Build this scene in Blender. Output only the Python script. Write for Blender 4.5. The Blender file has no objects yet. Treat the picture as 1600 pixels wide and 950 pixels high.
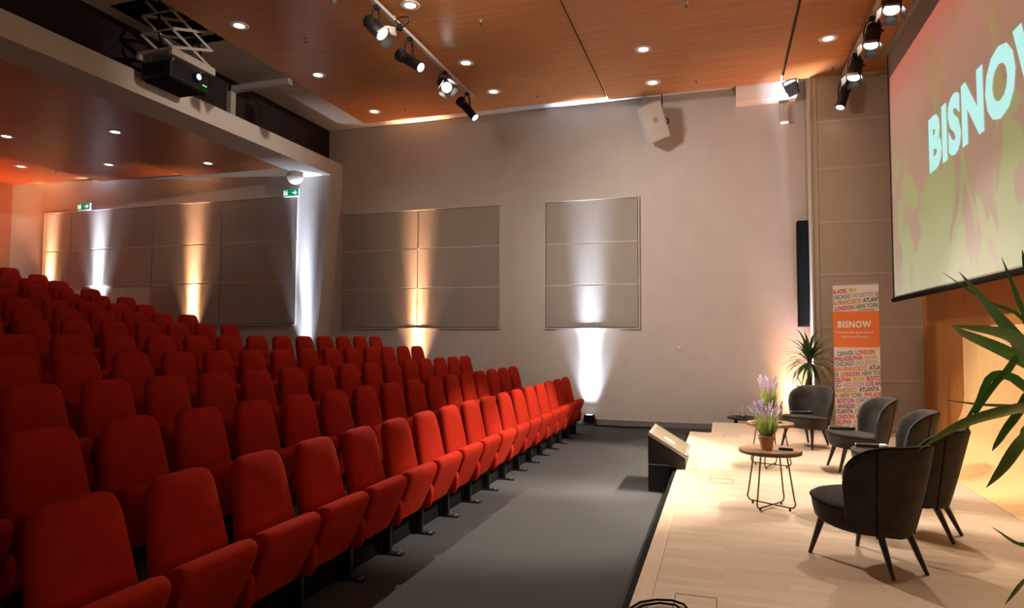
import bpy, bmesh, math, random
from mathutils import Vector, Matrix
random.seed(7)
sc = bpy.context.scene
C = sc.collection
PI = math.pi
R = math.radians

# ------------------------------------------------------------ camera
cam_data = bpy.data.cameras.new('camera')
cam_data.lens = 36.0 * 1020.0 / 1600.0
cam_data.sensor_width = 36.0
cam_data.sensor_fit = 'HORIZONTAL'
cam_data.clip_start = 0.05
cam = bpy.data.objects.new('camera', cam_data)
C.objects.link(cam)
rx, up, fw = Vector((0.95210527, 0.30573476, 0.00467053)), Vector((0.01141394, -0.05080044, 0.9986436)), Vector((-0.30555732, 0.95076052, 0.051857))
cam.matrix_world = Matrix(((rx.x, up.x, -fw.x, 0), (rx.y, up.y, -fw.y, 0), (rx.z, up.z, -fw.z, 1.645), (0, 0, 0, 1)))
sc.camera = cam

# ------------------------------------------------------------ world, exposure
sc.view_settings.view_transform = 'Standard'
sc.view_settings.look = 'None'
sc.view_settings.exposure = 0.0
sc.view_settings.gamma = 1.0
sc.view_settings.use_curve_mapping = False
world = bpy.data.worlds.new('world')
sc.world = world
world.use_nodes = True
world.node_tree.nodes['Background'].inputs[0].default_value = (1.0, 0.78, 0.66, 1)
world.node_tree.nodes['Background'].inputs[1].default_value = 0.15

WARM = (1.0, 0.50, 0.27)
COOL = (0.70, 0.79, 1.0)
HALO = (1.0, 0.865, 0.72)
RAIL_W = 1150.0        # stage fresnels on the audience-side rail
PROFILE_W = 500.0
SEAT_W = 3000.0        # unseen lamps added to brighten the front row
FRONT_W = 680.0       # lamps on the rail beside the screen
WASH_W = 800.0        # unseen lamps added to brighten the far wall and the beam
UP_W = 30.0           # wall uplighters
DOWN_W = 12.0           # recessed downlights


# ------------------------------------------------------------ materials
def newmat(name):
    m = bpy.data.materials.new(name)
    m.use_nodes = True
    nt = m.node_tree
    return m, nt, nt.nodes['Principled BSDF']


def mat(name, col, rough=0.6, metal=0.0, noise=0.0, nscale=20.0, bump=0.0, bscale=200.0, sheen=0.0, spec=None, stretch=None, coat=0.0):
    m, nt, b = newmat(name)
    b.inputs['Roughness'].default_value = rough
    b.inputs['Metallic'].default_value = metal
    b.inputs['Base Color'].default_value = (*col, 1)
    if spec is not None:
        b.inputs['Specular IOR Level'].default_value = spec
    if sheen:
        b.inputs['Sheen Weight'].default_value = sheen
        b.inputs['Sheen Roughness'].default_value = 0.4
        b.inputs['Sheen Tint'].default_value = (*[min(1, c * 2 + .05) for c in col], 1)
    tc = nt.nodes.new('ShaderNodeTexCoord')
    src = tc.outputs['Object']
    if stretch:
        mp = nt.nodes.new('ShaderNodeMapping')
        mp.inputs['Scale'].default_value = stretch
        nt.links.new(src, mp.inputs['Vector'])
        src = mp.outputs['Vector']
    if noise:
        n = nt.nodes.new('ShaderNodeTexNoise')
        n.inputs['Scale'].default_value = nscale
        n.inputs['Detail'].default_value = 5
        nt.links.new(src, n.inputs['Vector'])
        r = nt.nodes.new('ShaderNodeValToRGB')
        r.color_ramp.elements[0].position = 0.3
        r.color_ramp.elements[1].position = 0.7
        r.color_ramp.elements[0].color = (*[c * (1 - noise) for c in col], 1)
        r.color_ramp.elements[1].color = (*[min(1, c * (1 + noise)) for c in col], 1)
        nt.links.new(n.outputs['Fac'], r.inputs['Fac'])
        nt.links.new(r.outputs['Color'], b.inputs['Base Color'])
    if bump:
        n2 = nt.nodes.new('ShaderNodeTexNoise')
        n2.inputs['Scale'].default_value = bscale
        n2.inputs['Detail'].default_value = 3
        nt.links.new(tc.outputs['Object'], n2.inputs['Vector'])
        bp = nt.nodes.new('ShaderNodeBump')
        bp.inputs['Strength'].default_value = bump
        bp.inputs['Distance'].default_value = 0.01
        nt.links.new(n2.outputs['Fac'], bp.inputs['Height'])
        nt.links.new(bp.outputs['Normal'], b.inputs['Normal'])
    return m


def emat(name, col, strength):
    m, nt, b = newmat(name)
    b.inputs['Base Color'].default_value = (*[min(.9, c) for c in col], 1)
    b.inputs['Emission Color'].default_value = (*col, 1)
    b.inputs['Emission Strength'].default_value = strength
    return m


def glass_mat(name, col=(0.95, 0.97, 0.96), rough=0.02):
    m, nt, b = newmat(name)
    b.inputs['Base Color'].default_value = (*col, 1)
    b.inputs['Transmission Weight'].default_value = 1.0
    b.inputs['Roughness'].default_value = rough
    b.inputs['IOR'].default_value = 1.25
    return m


def planks_mat(name, c1, c2, length, width, rough, rot=0.0, mortar=0.0012, grain=0.12):
    m, nt, b = newmat(name)
    tc = nt.nodes.new('ShaderNodeTexCoord')
    mp = nt.nodes.new('ShaderNodeMapping')
    mp.inputs['Rotation'].default_value = (0, 0, rot)
    nt.links.new(tc.outputs['Object'], mp.inputs['Vector'])
    br = nt.nodes.new('ShaderNodeTexBrick')
    br.inputs['Scale'].default_value = 1.0
    br.inputs['Brick Width'].default_value = length
    br.inputs['Row Height'].default_value = width
    br.inputs['Mortar Size'].default_value = mortar
    br.inputs['Color1'].default_value = (*c1, 1)
    br.inputs['Color2'].default_value = (*c2, 1)
    br.inputs['Mortar'].default_value = (*[c * .72 for c in c1], 1)
    br.offset = 0.37
    nt.links.new(mp.outputs['Vector'], br.inputs['Vector'])
    mp2 = nt.nodes.new('ShaderNodeMapping')
    mp2.inputs['Rotation'].default_value = (0, 0, rot)
    mp2.inputs['Scale'].default_value = (1.6, 26, 26)
    nt.links.new(tc.outputs['Object'], mp2.inputs['Vector'])
    n = nt.nodes.new('ShaderNodeTexNoise')
    n.inputs['Scale'].default_value = 1.5
    n.inputs['Detail'].default_value = 6
    nt.links.new(mp2.outputs['Vector'], n.inputs['Vector'])
    r = nt.nodes.new('ShaderNodeValToRGB')
    r.color_ramp.elements[0].color = (1 - grain, 1 - grain * 1.2, 1 - grain * 1.5, 1)
    r.color_ramp.elements[1].color = (1, 1, 1, 1)
    nt.links.new(n.outputs['Fac'], r.inputs['Fac'])
    mx = nt.nodes.new('ShaderNodeMixRGB')
    mx.blend_type = 'MULTIPLY'
    mx.inputs['Fac'].default_value = 1.0
    nt.links.new(br.outputs['Color'], mx.inputs['Color1'])
    nt.links.new(r.outputs['Color'], mx.inputs['Color2'])
    nt.links.new(mx.outputs['Color'], b.inputs['Base Color'])
    b.inputs['Roughness'].default_value = rough
    return m


M = {}
M['wall'] = mat('wall_paint', (0.64, 0.58, 0.53), 0.8, noise=0.03, nscale=3, bump=0.15, bscale=260)
M['wall_plain'] = mat('white_paint', (0.66, 0.63, 0.59), 0.75, noise=0.02, nscale=3)
M['beam'] = mat('beam_paint', (0.64, 0.58, 0.52), 0.75, noise=0.02, nscale=4)
M['plaster'] = mat('ceiling_plaster', (0.48, 0.44, 0.40), 0.85, noise=0.03, nscale=3)
M['rear'] = mat('rear_wall_paint', (0.62, 0.34, 0.24), 0.8, noise=0.03, nscale=3)
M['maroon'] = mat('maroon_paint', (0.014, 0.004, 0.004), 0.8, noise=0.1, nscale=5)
M['board'] = mat('acoustic_cloth', (0.40, 0.36, 0.31), 0.95, noise=0.05, nscale=60, bump=0.2, bscale=500)
M['board_frame'] = mat('board_edge_trim', (0.62, 0.57, 0.52), 0.6, noise=0.02)
M['stageboard'] = mat('stage_acoustic_cloth', (0.48, 0.385, 0.285), 0.95, noise=0.05, nscale=60)
M['stageboard_frame'] = mat('stage_board_edge', (0.54, 0.44, 0.34), 0.6, noise=0.02)
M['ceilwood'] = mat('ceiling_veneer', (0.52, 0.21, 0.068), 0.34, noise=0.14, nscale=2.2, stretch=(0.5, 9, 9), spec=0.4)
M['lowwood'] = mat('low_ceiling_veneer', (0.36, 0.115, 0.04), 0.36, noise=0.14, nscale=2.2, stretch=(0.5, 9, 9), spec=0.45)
M['covewood'] = mat('cove_plywood', (0.86, 0.56, 0.25), 0.45, noise=0.06, nscale=2.0, stretch=(9, 9, 0.6), spec=0.4)
M['backwood'] = mat('stage_wood_wall', (0.56, 0.22, 0.05), 0.5, noise=0.10, nscale=2.0, stretch=(9, 9, 0.6))
M['stage'] = planks_mat('maple_strip_floor', (0.70, 0.555, 0.42), (0.61, 0.46, 0.33), 0.55, 0.065, 0.38)
M['nosing'] = mat('stage_nosing_wood', (0.66, 0.50, 0.36), 0.4, noise=0.06, nscale=3, stretch=(9, 0.8, 9))
M['carpet'] = mat('grey_carpet', (0.050, 0.050, 0.051), 0.97, noise=0.22, nscale=220, bump=0.5, bscale=420)
M['red'] = mat('red_upholstery', (0.43, 0.024, 0.010), 0.95, noise=0.10, nscale=9, bump=0.18, bscale=700, sheen=0.08, spec=0.08)
M['black'] = mat('black_metal', (0.012, 0.012, 0.013), 0.45, noise=0.1)
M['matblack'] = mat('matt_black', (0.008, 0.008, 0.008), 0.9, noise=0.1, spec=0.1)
M['bolt'] = mat('steel_bolt', (0.6, 0.6, 0.6), 0.3, metal=1.0, noise=0.02)
M['steel'] = mat('brushed_steel', (0.55, 0.54, 0.52), 0.4, metal=0.9, noise=0.05)
M['greysteel'] = mat('painted_grey_steel', (0.38, 0.35, 0.32), 0.55, noise=0.05)
M['liftwhite'] = mat('lift_grey_paint', (0.50, 0.45, 0.40), 0.5, noise=0.05)
M['white'] = mat('white_plastic', (0.75, 0.74, 0.72), 0.4, noise=0.02)
M['speakerwhite'] = mat('speaker_white', (0.62, 0.57, 0.51), 0.55, noise=0.02)
M['velvet'] = mat('charcoal_velvet', (0.040, 0.035, 0.031), 0.8, noise=0.35, nscale=7, sheen=0.4, spec=0.15)
M['pipe'] = mat('velvet_piping', (0.012, 0.010, 0.009), 0.9, noise=0.1, spec=0.1)
M['blackwood'] = mat('black_wood_leg', (0.020, 0.015, 0.012), 0.4, noise=0.2, nscale=15, stretch=(6, 6, 1))
M['tablewood'] = mat('oak_table_top', (0.30, 0.165, 0.08), 0.5, noise=0.25, nscale=3, stretch=(14, 1.2, 4))
M['tableedge'] = mat('oak_table_edge', (0.17, 0.085, 0.04), 0.55, noise=0.2, nscale=6)
M['bronze'] = mat('bronze_wire', (0.11, 0.062, 0.04), 0.4, metal=0.7, noise=0.1)
M['terracotta'] = mat('terracotta', (0.60, 0.31, 0.185), 0.8, noise=0.14, nscale=14)
M['soil'] = mat('potting_soil', (0.03, 0.02, 0.014), 0.95, noise=0.3, nscale=60)
M['lavgreen'] = mat('lavender_foliage', (0.50, 0.62, 0.24), 0.6, noise=0.3, nscale=30)
M['lavender'] = mat('lavender_flower', (0.60, 0.50, 0.70), 0.7, noise=0.25, nscale=40)
M['leaf'] = mat('dracaena_leaf', (0.095, 0.29, 0.045), 0.35, noise=0.35, nscale=5, spec=0.5)
M['leafdark'] = mat('dark_dracaena_leaf', (0.045, 0.11, 0.025), 0.4, noise=0.35, nscale=5, spec=0.4)
M['trunk'] = mat('plant_trunk', (0.20, 0.115, 0.06), 0.9, noise=0.4, nscale=30, stretch=(1, 1, 5), bump=0.5, bscale=60)
M['pot'] = mat('dark_planter', (0.03, 0.03, 0.032), 0.6, noise=0.1)
M['glass'] = glass_mat('clear_glass')
M['candle'] = mat('candle_wax', (0.72, 0.50, 0.36), 0.5, noise=0.03)
M['mic'] = mat('microphone_black', (0.018, 0.018, 0.02), 0.35, noise=0.1)
M['micwhite'] = mat('microphone_silver', (0.75, 0.75, 0.75), 0.4, noise=0.03)
M['banner'] = mat('banner_print_white', (0.78, 0.70, 0.65), 0.6, noise=0.03)
M['orange'] = mat('banner_orange', (0.86, 0.20, 0.045), 0.6, noise=0.03)
M['exitwhite'] = emat('exit_pictogram', (0.8, 1.0, 0.9), 0.7)
M['exitgreen'] = emat('exit_green', (0.0, 0.22, 0.11), 0.7)
M['lens'] = emat('lamp_lens', (1.0, 0.93, 0.84), 18.0)
M['downlens'] = emat('downlight_glow', (1.0, 0.86, 0.74), 4.0)
M['downrim'] = mat('downlight_rim', (0.80, 0.76, 0.72), 0.35, noise=0.02)
M['uplens'] = emat('uplight_lens', (0.8, 0.9, 1.0), 3.0)
M['darkglass'] = mat('dark_window_glass', (0.05, 0.045, 0.045), 0.15, noise=0.05)
M['fabricgrey'] = mat('screen_fabric', (0.42, 0.37, 0.33), 0.9, noise=0.03)
M['led'] = emat('green_led', (0.15, 0.9, 0.1), 2.5)
M['blueled'] = emat('projector_lens_glow', (0.45, 0.75, 0.9), 2.2)
M['sign_text'] = mat('banner_white_text', (0.82, 0.78, 0.74), 0.6, noise=0.02)
M['screentext'] = emat('screen_letters', (0.50, 0.93, 0.88), 0.92)
M['screentext'].node_tree.nodes['Principled BSDF'].inputs['Base Color'].default_value = (0.05, 0.05, 0.05, 1)


def screen_mat():
    m, nt, b = newmat('projected_picture')
    N, L = nt.nodes.new, nt.links.new
    tc = N('ShaderNodeTexCoord')
    sep = N('ShaderNodeSeparateXYZ')
    L(tc.outputs['Generated'], sep.inputs[0])
    # large torn shapes
    mp = N('ShaderNodeMapping')
    mp.inputs['Scale'].default_value = (1, 1.15, 0.75)
    L(tc.outputs['Object'], mp.inputs['Vector'])
    n = N('ShaderNodeTexNoise')
    n.inputs['Scale'].default_value = 1.35
    n.inputs['Detail'].default_value = 2.5
    n.inputs['Distortion'].default_value = 1.1
    L(mp.outputs['Vector'], n.inputs['Vector'])
    # shift the threshold with height: fewer green shapes towards the red top
    add = N('ShaderNodeMath'); add.operation = 'MULTIPLY_ADD'
    L(sep.outputs['Z'], add.inputs[0])
    add.inputs[1].default_value = -0.16
    L(n.outputs['Fac'], add.inputs[2])
    st = N('ShaderNodeValToRGB')
    st.color_ramp.elements[0].position = 0.42
    st.color_ramp.elements[1].position = 0.445
    L(add.outputs[0], st.inputs['Fac'])
    base = N('ShaderNodeValToRGB')
    cr = base.color_ramp
    cr.elements[0].position = 0.0; cr.elements[0].color = (0.52, 0.43, 0.35, 1)
    cr.elements[1].position = 1.0; cr.elements[1].color = (0.60, 0.15, 0.10, 1)
    e = cr.elements.new(0.16); e.color = (0.40, 0.27, 0.19, 1)
    e = cr.elements.new(0.62); e.color = (0.38, 0.20, 0.13, 1)
    e = cr.elements.new(0.84); e.color = (0.48, 0.20, 0.14, 1)
    L(sep.outputs['Z'], base.inputs['Fac'])
    gr = N('ShaderNodeValToRGB')
    cr = gr.color_ramp
    cr.elements[0].position = 0.0; cr.elements[0].color = (0.47, 0.50, 0.30, 1)
    cr.elements[1].position = 1.0; cr.elements[1].color = (0.52, 0.16, 0.09, 1)
    e = cr.elements.new(0.30); e.color = (0.33, 0.37, 0.145, 1)
    e = cr.elements.new(0.62); e.color = (0.36, 0.27, 0.12, 1)
    L(sep.outputs['Z'], gr.inputs['Fac'])
    mx = N('ShaderNodeMixRGB')
    L(st.outputs['Color'], mx.inputs['Fac'])
    L(base.outputs['Color'], mx.inputs['Color1'])
    L(gr.outputs['Color'], mx.inputs['Color2'])
    L(mx.outputs['Color'], b.inputs['Emission Color'])
    b.inputs['Emission Strength'].default_value = 0.78
    b.inputs['Base Color'].default_value = (0.25, 0.22, 0.2, 1)
    b.inputs['Roughness'].default_value = 0.9
    return m


M['screen'] = screen_mat()


# ------------------------------------------------------------ helpers
def link(o, parent=None):
    C.objects.link(o)
    if parent is not None:
        o.parent = parent
    return o


def obj(name, bm, m, parent=None, smooth=False, loc=None):
    me = bpy.data.meshes.new(name)
    bmesh.ops.recalc_face_normals(bm, faces=bm.faces)
    bm.to_mesh(me)
    bm.free()
    for x in (m if isinstance(m, (list, tuple)) else [m]):
        me.materials.append(x)
    if smooth:
        for p in me.polygons:
            p.use_smooth = True
        try:
            me.set_sharp_from_angle(angle=R(smooth if smooth is not True else 50))
        except Exception:
            pass
    o = bpy.data.objects.new(name, me)
    if loc is not None:
        o.location = loc
    return link(o, parent)


def thing(name, label, cat, loc=(0, 0, 0), rotz=0.0, group=None, rot=None):
    o = bpy.data.objects.new(name, None)
    o.empty_display_size = 0.1
    o.location = loc
    o.rotation_euler = rot if rot is not None else (0, 0, rotz)
    C.objects.link(o)
    o['label'] = label
    o['category'] = cat
    if group:
        o['group'] = group
    return o


def tag(o, label, cat, group=None):
    o['label'] = label
    o['category'] = cat
    if group:
        o['group'] = group
    return o


def struct(name, bm, m, smooth=False):
    o = obj(name, bm, m, None, smooth)
    o['kind'] = 'structure'
    return o


def dup(root, loc, rotz=None, label=None):
    r = root.copy()
    C.objects.link(r)
    r.location = loc
    if rotz is not None:
        r.rotation_euler = (0, 0, rotz)
    if label:
        r['label'] = label
    for ch in list(root.children):
        c = ch.copy()
        C.objects.link(c)
        c.parent = r
        for g in list(ch.children):
            d = g.copy()
            C.objects.link(d)
            d.parent = c
    return r


def B():
    return bmesh.new()


def box(bm, x0, x1, y0, y1, z0, z1, bev=0.0, mi=0):
    t = bmesh.new()
    r = bmesh.ops.create_cube(t, size=1.0)
    for v in t.verts:
        v.co = Vector(((x0 + x1) / 2 + v.co.x * (x1 - x0), (y0 + y1) / 2 + v.co.y * (y1 - y0), (z0 + z1) / 2 + v.co.z * (z1 - z0)))
    if bev:
        bmesh.ops.bevel(t, geom=t.edges[:] + t.verts[:], offset=bev, segments=2, profile=0.5, affect='EDGES')
    merge(bm, t, mi)
    return bm


def merge(bm, t, mi=0, mtx=None):
    vm = {}
    for v in t.verts:
        vm[v] = bm.verts.new(mtx @ v.co if mtx is not None else v.co)
    for f in t.faces:
        try:
            nf = bm.faces.new([vm[v] for v in f.verts])
            nf.material_index = mi
        except ValueError:
            pass
    t.free()


def prism(bm, poly, axis, a, b, mi=0):
    """poly: list of 2D points in the plane perpendicular to axis ('x','y','z'), extruded from a to b."""
    def P(p, t):
        if axis == 'y':
            return (p[0], t, p[1])
        if axis == 'x':
            return (t, p[0], p[1])
        return (p[0], p[1], t)
    A = [bm.verts.new(P(p, a)) for p in poly]
    Bv = [bm.verts.new(P(p, b)) for p in poly]
    n = len(poly)
    fs = [bm.faces.new(A), bm.faces.new(Bv[::-1])]
    for i in range(n):
        fs.append(bm.faces.new((A[i], Bv[i], Bv[(i + 1) % n], A[(i + 1) % n])))
    for f in fs:
        f.material_index = mi
    return bm


def loft(bm, rings, cap=True, mi=0, closed=False):
    vs = [[bm.verts.new(p) for p in r] for r in rings]
    n = len(rings[0])
    m = len(vs)
    for i in range(m if closed else m - 1):
        for j in range(n):
            f = bm.faces.new((vs[i][j], vs[i][(j + 1) % n], vs[(i + 1) % m][(j + 1) % n], vs[(i + 1) % m][j]))
            f.material_index = mi
    if cap and not closed:
        for r in (vs[0], vs[-1][::-1]):
            f = bm.faces.new(r)
            f.material_index = mi
    return bm


def lathe(bm, prof, n=24, c=(0, 0, 0), mi=0):
    rings = []
    for (r, z) in prof:
        rings.append([(c[0] + r * math.cos(2 * PI * k / n), c[1] + r * math.sin(2 * PI * k / n), c[2] + z) for k in range(n)])
    return loft(bm, rings, True, mi)


def tube(bm, pts, r, n=8, mi=0, closed=False, r2=None):
    pts = [Vector(p) for p in pts]
    rings = []
    m = len(pts)
    ref = None
    for i, p in enumerate(pts):
        if closed:
            d = pts[(i + 1) % m] - pts[i - 1]
        else:
            d = pts[min(i + 1, m - 1)] - pts[max(i - 1, 0)]
        d.normalize()
        if ref is None:
            ref = Vector((0, 0, 1)) if abs(d.z) < 0.9 else Vector((1, 0, 0))
        u = d.cross(ref)
        if u.length < 1e-5:
            u = d.cross(Vector((0.3, 1, 0.2)))
        u.normalize()
        w = d.cross(u).normalized()
        ref = -w if False else ref
        rr = r if r2 is None else r + (r2 - r) * i / (m - 1)
        rings.append([p + u * rr * math.cos(2 * PI * k / n) + w * rr * math.sin(2 * PI * k / n) for k in range(n)])
    return loft(bm, rings, True, mi, closed)


def cyl(bm, p0, p1, r, n=16, r2=None, mi=0):
    return tube(bm, [p0, p1], r, n, mi, False, r2)


def sup(w, t, n=20, e=3.0):
    """superellipse outline with half sizes w, t."""
    o = []
    for k in range(n):
        a = 2 * PI * k / n
        c, s = math.cos(a), math.sin(a)
        o.append((w * math.copysign(abs(c) ** (2 / e), c), t * math.copysign(abs(s) ** (2 / e), s)))
    return o


def arc(cx, cy, r, a0, a1, n):
    return [(cx + r * math.cos(R(a0 + (a1 - a0) * k / n)), cy + r * math.sin(R(a0 + (a1 - a0) * k / n))) for k in range(n + 1)]


def text_mesh(s, size, bold=0.0, sx=1.0, gap=1.0):
    cu = bpy.data.curves.new('lettering_source', 'FONT')
    cu.body = s
    cu.size = size
    cu.offset = bold
    cu.space_character = gap
    cu.resolution_u = 3
    o = bpy.data.objects.new('lettering_source', cu)
    C.objects.link(o)
    bpy.context.view_layer.update()
    dg = bpy.context.evaluated_depsgraph_get()
    me = bpy.data.meshes.new_from_object(o.evaluated_get(dg))
    bpy.data.objects.remove(o)
    bpy.data.curves.remove(cu)
    bm = bmesh.new()
    bm.from_mesh(me)
    bpy.data.meshes.remove(me)
    for v in bm.verts:
        v.co.x *= sx
    return bm


def spot(name, parent, loc, target, power, col, size, blend, radius):
    """the lamp's own light, child of its fixture; loc and target in the parent's space."""
    ld = bpy.data.lights.new(name, 'SPOT')
    ld.energy = power
    ld.color = col
    ld.spot_size = size
    ld.spot_blend = blend
    ld.shadow_soft_size = radius
    o = bpy.data.objects.new(name, ld)
    d = Vector(target) - Vector(loc)
    o.rotation_euler = d.to_track_quat('-Z', 'Y').to_euler()
    o.location = loc
    return link(o, parent)


ORD = ['first', 'second', 'third', 'fourth', 'fifth', 'sixth', 'seventh', 'eighth', 'ninth', 'tenth', 'eleventh', 'twelfth',
       'thirteenth', 'fourteenth', 'fifteenth', 'sixteenth', 'seventeenth', 'eighteenth', 'nineteenth', 'twentieth']

D = 12.503          # far wall
DL = 12.05          # far wall of the raised rear part
DS = 11.90          # panelled wall beside the stage
HC = 6.26           # plaster ceiling
HW = 6.10           # underside of the wooden ceiling
HS = 0.25           # stage

# ------------------------------------------------------------ room shell
struct('floor', box(B(), -2.75, 3.2, -3.5, D + 0.1, -0.1, 0.0), M['carpet'])
bm = B()
box(bm, -8.36, 1.45, D, D + 0.15, -0.1, HC)
struct('wall_far', bm, M['wall'])
bm = B()      # far wall of the raised rear part, with its leaning end
prism(bm, [(-17.0, 0.9), (-8.27, 0.9), (-8.25, 1.666), (-7.97, 5.13), (-17.0, 5.62)], 'y', DL, D + 0.02)
struct('wall_left', bm, [M['wall_plain']])
bm = B()
box(bm, 1.45, 3.3, DS, D + 0.15, 0.0, HC)
struct('wall_stage', bm, M['stageboard'])
bm = B()
box(bm, 3.05, 3.25, -3.5, DS, 0.0, HC)
struct('wall_right', bm, M['backwood'])
bm = B()
box(bm, -17.1, -16.9, -3.5, DL + 0.1, 1.5, 6.0)
struct('wall_rear', bm, M['rear'])
bm = B()      # rounded pillar in the rear corner
pts = [(-16.9, DL)] + [(-16.9 + 0.5 - 0.5 * math.cos(R(a)), DL - 0.5 + 0.5 * math.sin(R(a)) - 0.0) for a in range(0, 91, 10)]
prism(bm, [(-16.92, DL + .02), (-16.92, DL - .45)] + [(-16.9 + .45 - .45 * math.cos(R(a)), DL - .45 + .45 * math.sin(R(a))) for a in range(0, 91, 9)], 'z', 2.5, 5.6)
struct('trim_5', bm, M['wall_plain'], smooth=30)
bm = B()
box(bm, -7.15, 3.3, -3.5, D + 0.15, HC, HC + 0.1)
box(bm, -8.6, -8.05, -3.5, D + 0.15, HC, HC + 0.1)
box(bm, -8.05, -7.15, -3.5, 6.8, HC, HC + 0.1)
box(bm, -8.05, -7.15, 8.05, D + 0.15, HC, HC + 0.1)
struct('ceiling', bm, M['plaster'])
bm = B()      # open shaft above the projector lift
box(bm, -8.10, -8.05, 6.75, 8.1, HC, 7.3)
box(bm, -7.15, -7.10, 6.75, 8.1, HC, 7.3)
box(bm, -8.05, -7.15, 6.75, 6.8, HC, 7.3)
box(bm, -8.05, -7.15, 8.05, 8.1, HC, 7.3)
box(bm, -8.10, -7.10, 6.75, 8.1, 7.3, 7.35)
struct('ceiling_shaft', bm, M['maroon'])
bm = B()      # downstand beam along the rows
box(bm, -8.66, -7.985, -3.5, D, 5.14, 5.47, 0.004)
struct('trim_1', bm, M['beam'])
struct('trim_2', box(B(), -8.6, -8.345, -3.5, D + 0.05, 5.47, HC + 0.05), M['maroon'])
struct('baseboard_far', box(B(), -2.6, 1.3, D - 0.015, D + .01, 0.0, 0.10), M['steel'])

# wooden ceiling plates
def plate(name, x0, x1, z, y0, y1, m, lip=0.0, rcorner=0.0, t=0.04, rise=0.0):
    bm = B()
    prof = []
    n = 8
    # underside from x0 to x1, slightly curved; then the upper side back
    for k in range(n + 1):
        f = k / n
        prof.append((x0 + (x1 - x0) * f, z + rise * (1 - f)))
    if lip:
        prof = [(x0 - 0.16, z + rise + 0.13), (x0 - 0.08, z + rise + 0.05)] + prof
    up_ = [(p[0], p[1] + t) for p in prof[::-1]]
    prism(bm, prof + up_, 'y', y0, y1)
    o = struct(name, bm, m, smooth=30)
    return o


plate('ceiling_wood', -7.05, -1.99, HW, -3.4, 11.83, M['ceilwood'], lip=1)
plate('ceiling_wood', -1.96, 1.005, HW - 0.015, -3.4, 11.93, M['ceilwood'])
plate('ceiling_wood', 1.045, 3.05, HW - 0.02, -3.4, DS, M['ceilwood'])
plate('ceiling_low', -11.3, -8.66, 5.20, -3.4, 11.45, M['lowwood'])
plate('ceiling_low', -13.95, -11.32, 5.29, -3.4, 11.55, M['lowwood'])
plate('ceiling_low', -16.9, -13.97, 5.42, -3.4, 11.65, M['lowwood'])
struct('ceiling_rear', box(B(), -16.95, -8.6, -3.5, D, 5.55, 5.65), M['plaster'])

# tiers under the rows
ROWX = [2.51 + 0.925 * i for i in range(5)] + [7.87 + 0.91 * i for i in range(8)]
ROWZ = [0.17 * i for i in range(5)] + [0.87 + 0.175 * i for i in range(8)]
for i in range(1, 13):
    xf = -(ROWX[i - 1] + 0.20)
    xb = -(ROWX[i] + 0.20) if i < 12 else -16.95
    bm = B()
    yend = D if i < 5 else DL
    box(bm, xb - 0.02, xf, -3.4, yend, ROWZ[i] - 0.6, ROWZ[i] - 0.001)
    struct('floor_tier', bm, M['carpet'])

struct('shade_strip', box(B(), -2.72, -2.50, -3.4, 11.25, 0.0, 0.20), M['matblack'])  # black strip added to stand for the shade under the front seats

# stage
bm = B()
poly = [(-0.457, -2.0), (3.05, -2.0), (3.05, DS), (1.2, DS), (1.2, 11.55), (-0.165, 11.55), (-0.165, 10.25), (-0.457, 10.25)]
prism(bm, poly, 'z', 0.0, HS)
struct('floor_stage', bm, M['stage'])
struct('trim_3', box(B(), -0.475, -0.375, -2.0, 10.25, HS - 0.03, HS + 0.004, 0.003), M['nosing'])
struct('trim_4', box(B(), -0.515, -0.475, -2.0, 10.2, 0.0, HS - 0.012), M['matblack'])
# curved plywood cove at the back of the stage
bm = B()
prof = [(2.19, HS + 0.003)] + [(2.19 + 0.71 * math.sin(R(a)), HS + 0.003 + 0.71 * (1 - math.cos(R(a)))) for a in range(9, 91, 9)] + [(2.9, 1.81)]
back = [(2.94, 1.81)] + [(2.94, HS + .71)] + [(2.19 + 0.75 * math.sin(R(a)), HS + 0.71 - 0.75 * math.cos(R(a)) + 0.0405) for a in range(81, 20, -9)]
prism(bm, prof + [(2.94, 1.81), (2.94, HS + 0.004)], 'y', -2.0, 9.62)
struct('wall_cove', bm, M['covewood'], smooth=25)
# warm orange skirting between cove and panelled wall
struct('baseboard_stage', box(B(), 1.47, 3.05, DS - 0.012, DS, HS, HS + 0.06), M['stageboard_frame'])

# ------------------------------------------------------------ seats
def seat_back_bm():
    bm = B()
    rings = []
    def fx(z):                       # centre line, reclined
        return 0.115 - 0.21 * (z - 0.42) * 0.98 - 0.045
    zs = [0.40, 0.405, 0.42, 0.50, 0.60, 0.70, 0.80, 0.88, 0.925, 0.955, 0.972, 0.980]
    ins = [0.05, 0.02, 0.0, 0, 0, 0, 0, 0.0, 0.006, 0.020, 0.040, 0.075]
    tin = [0.02, 0.008, 0, 0, 0, 0, 0, 0.001, 0.006, 0.016, 0.028, 0.042]
    for z, a, b in zip(zs, ins, tin):
        f = (z - 0.42) / 0.56
        w = 0.250 - 0.062 * max(0, f) ** 1.1 - a
        t = 0.055 - b
        bulge = 0.012 * math.sin(min(1, max(0, f)) * PI)
        ring = []
        for (u, v) in sup(w, t, 24, 3.2):
            x = fx(z) + v + (bulge * (1 - (u / max(w, .01)) ** 2) if v > 0 else 0)
            ring.append((x, u, z))
        rings.append(ring)
    return loft(bm, rings)


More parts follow.
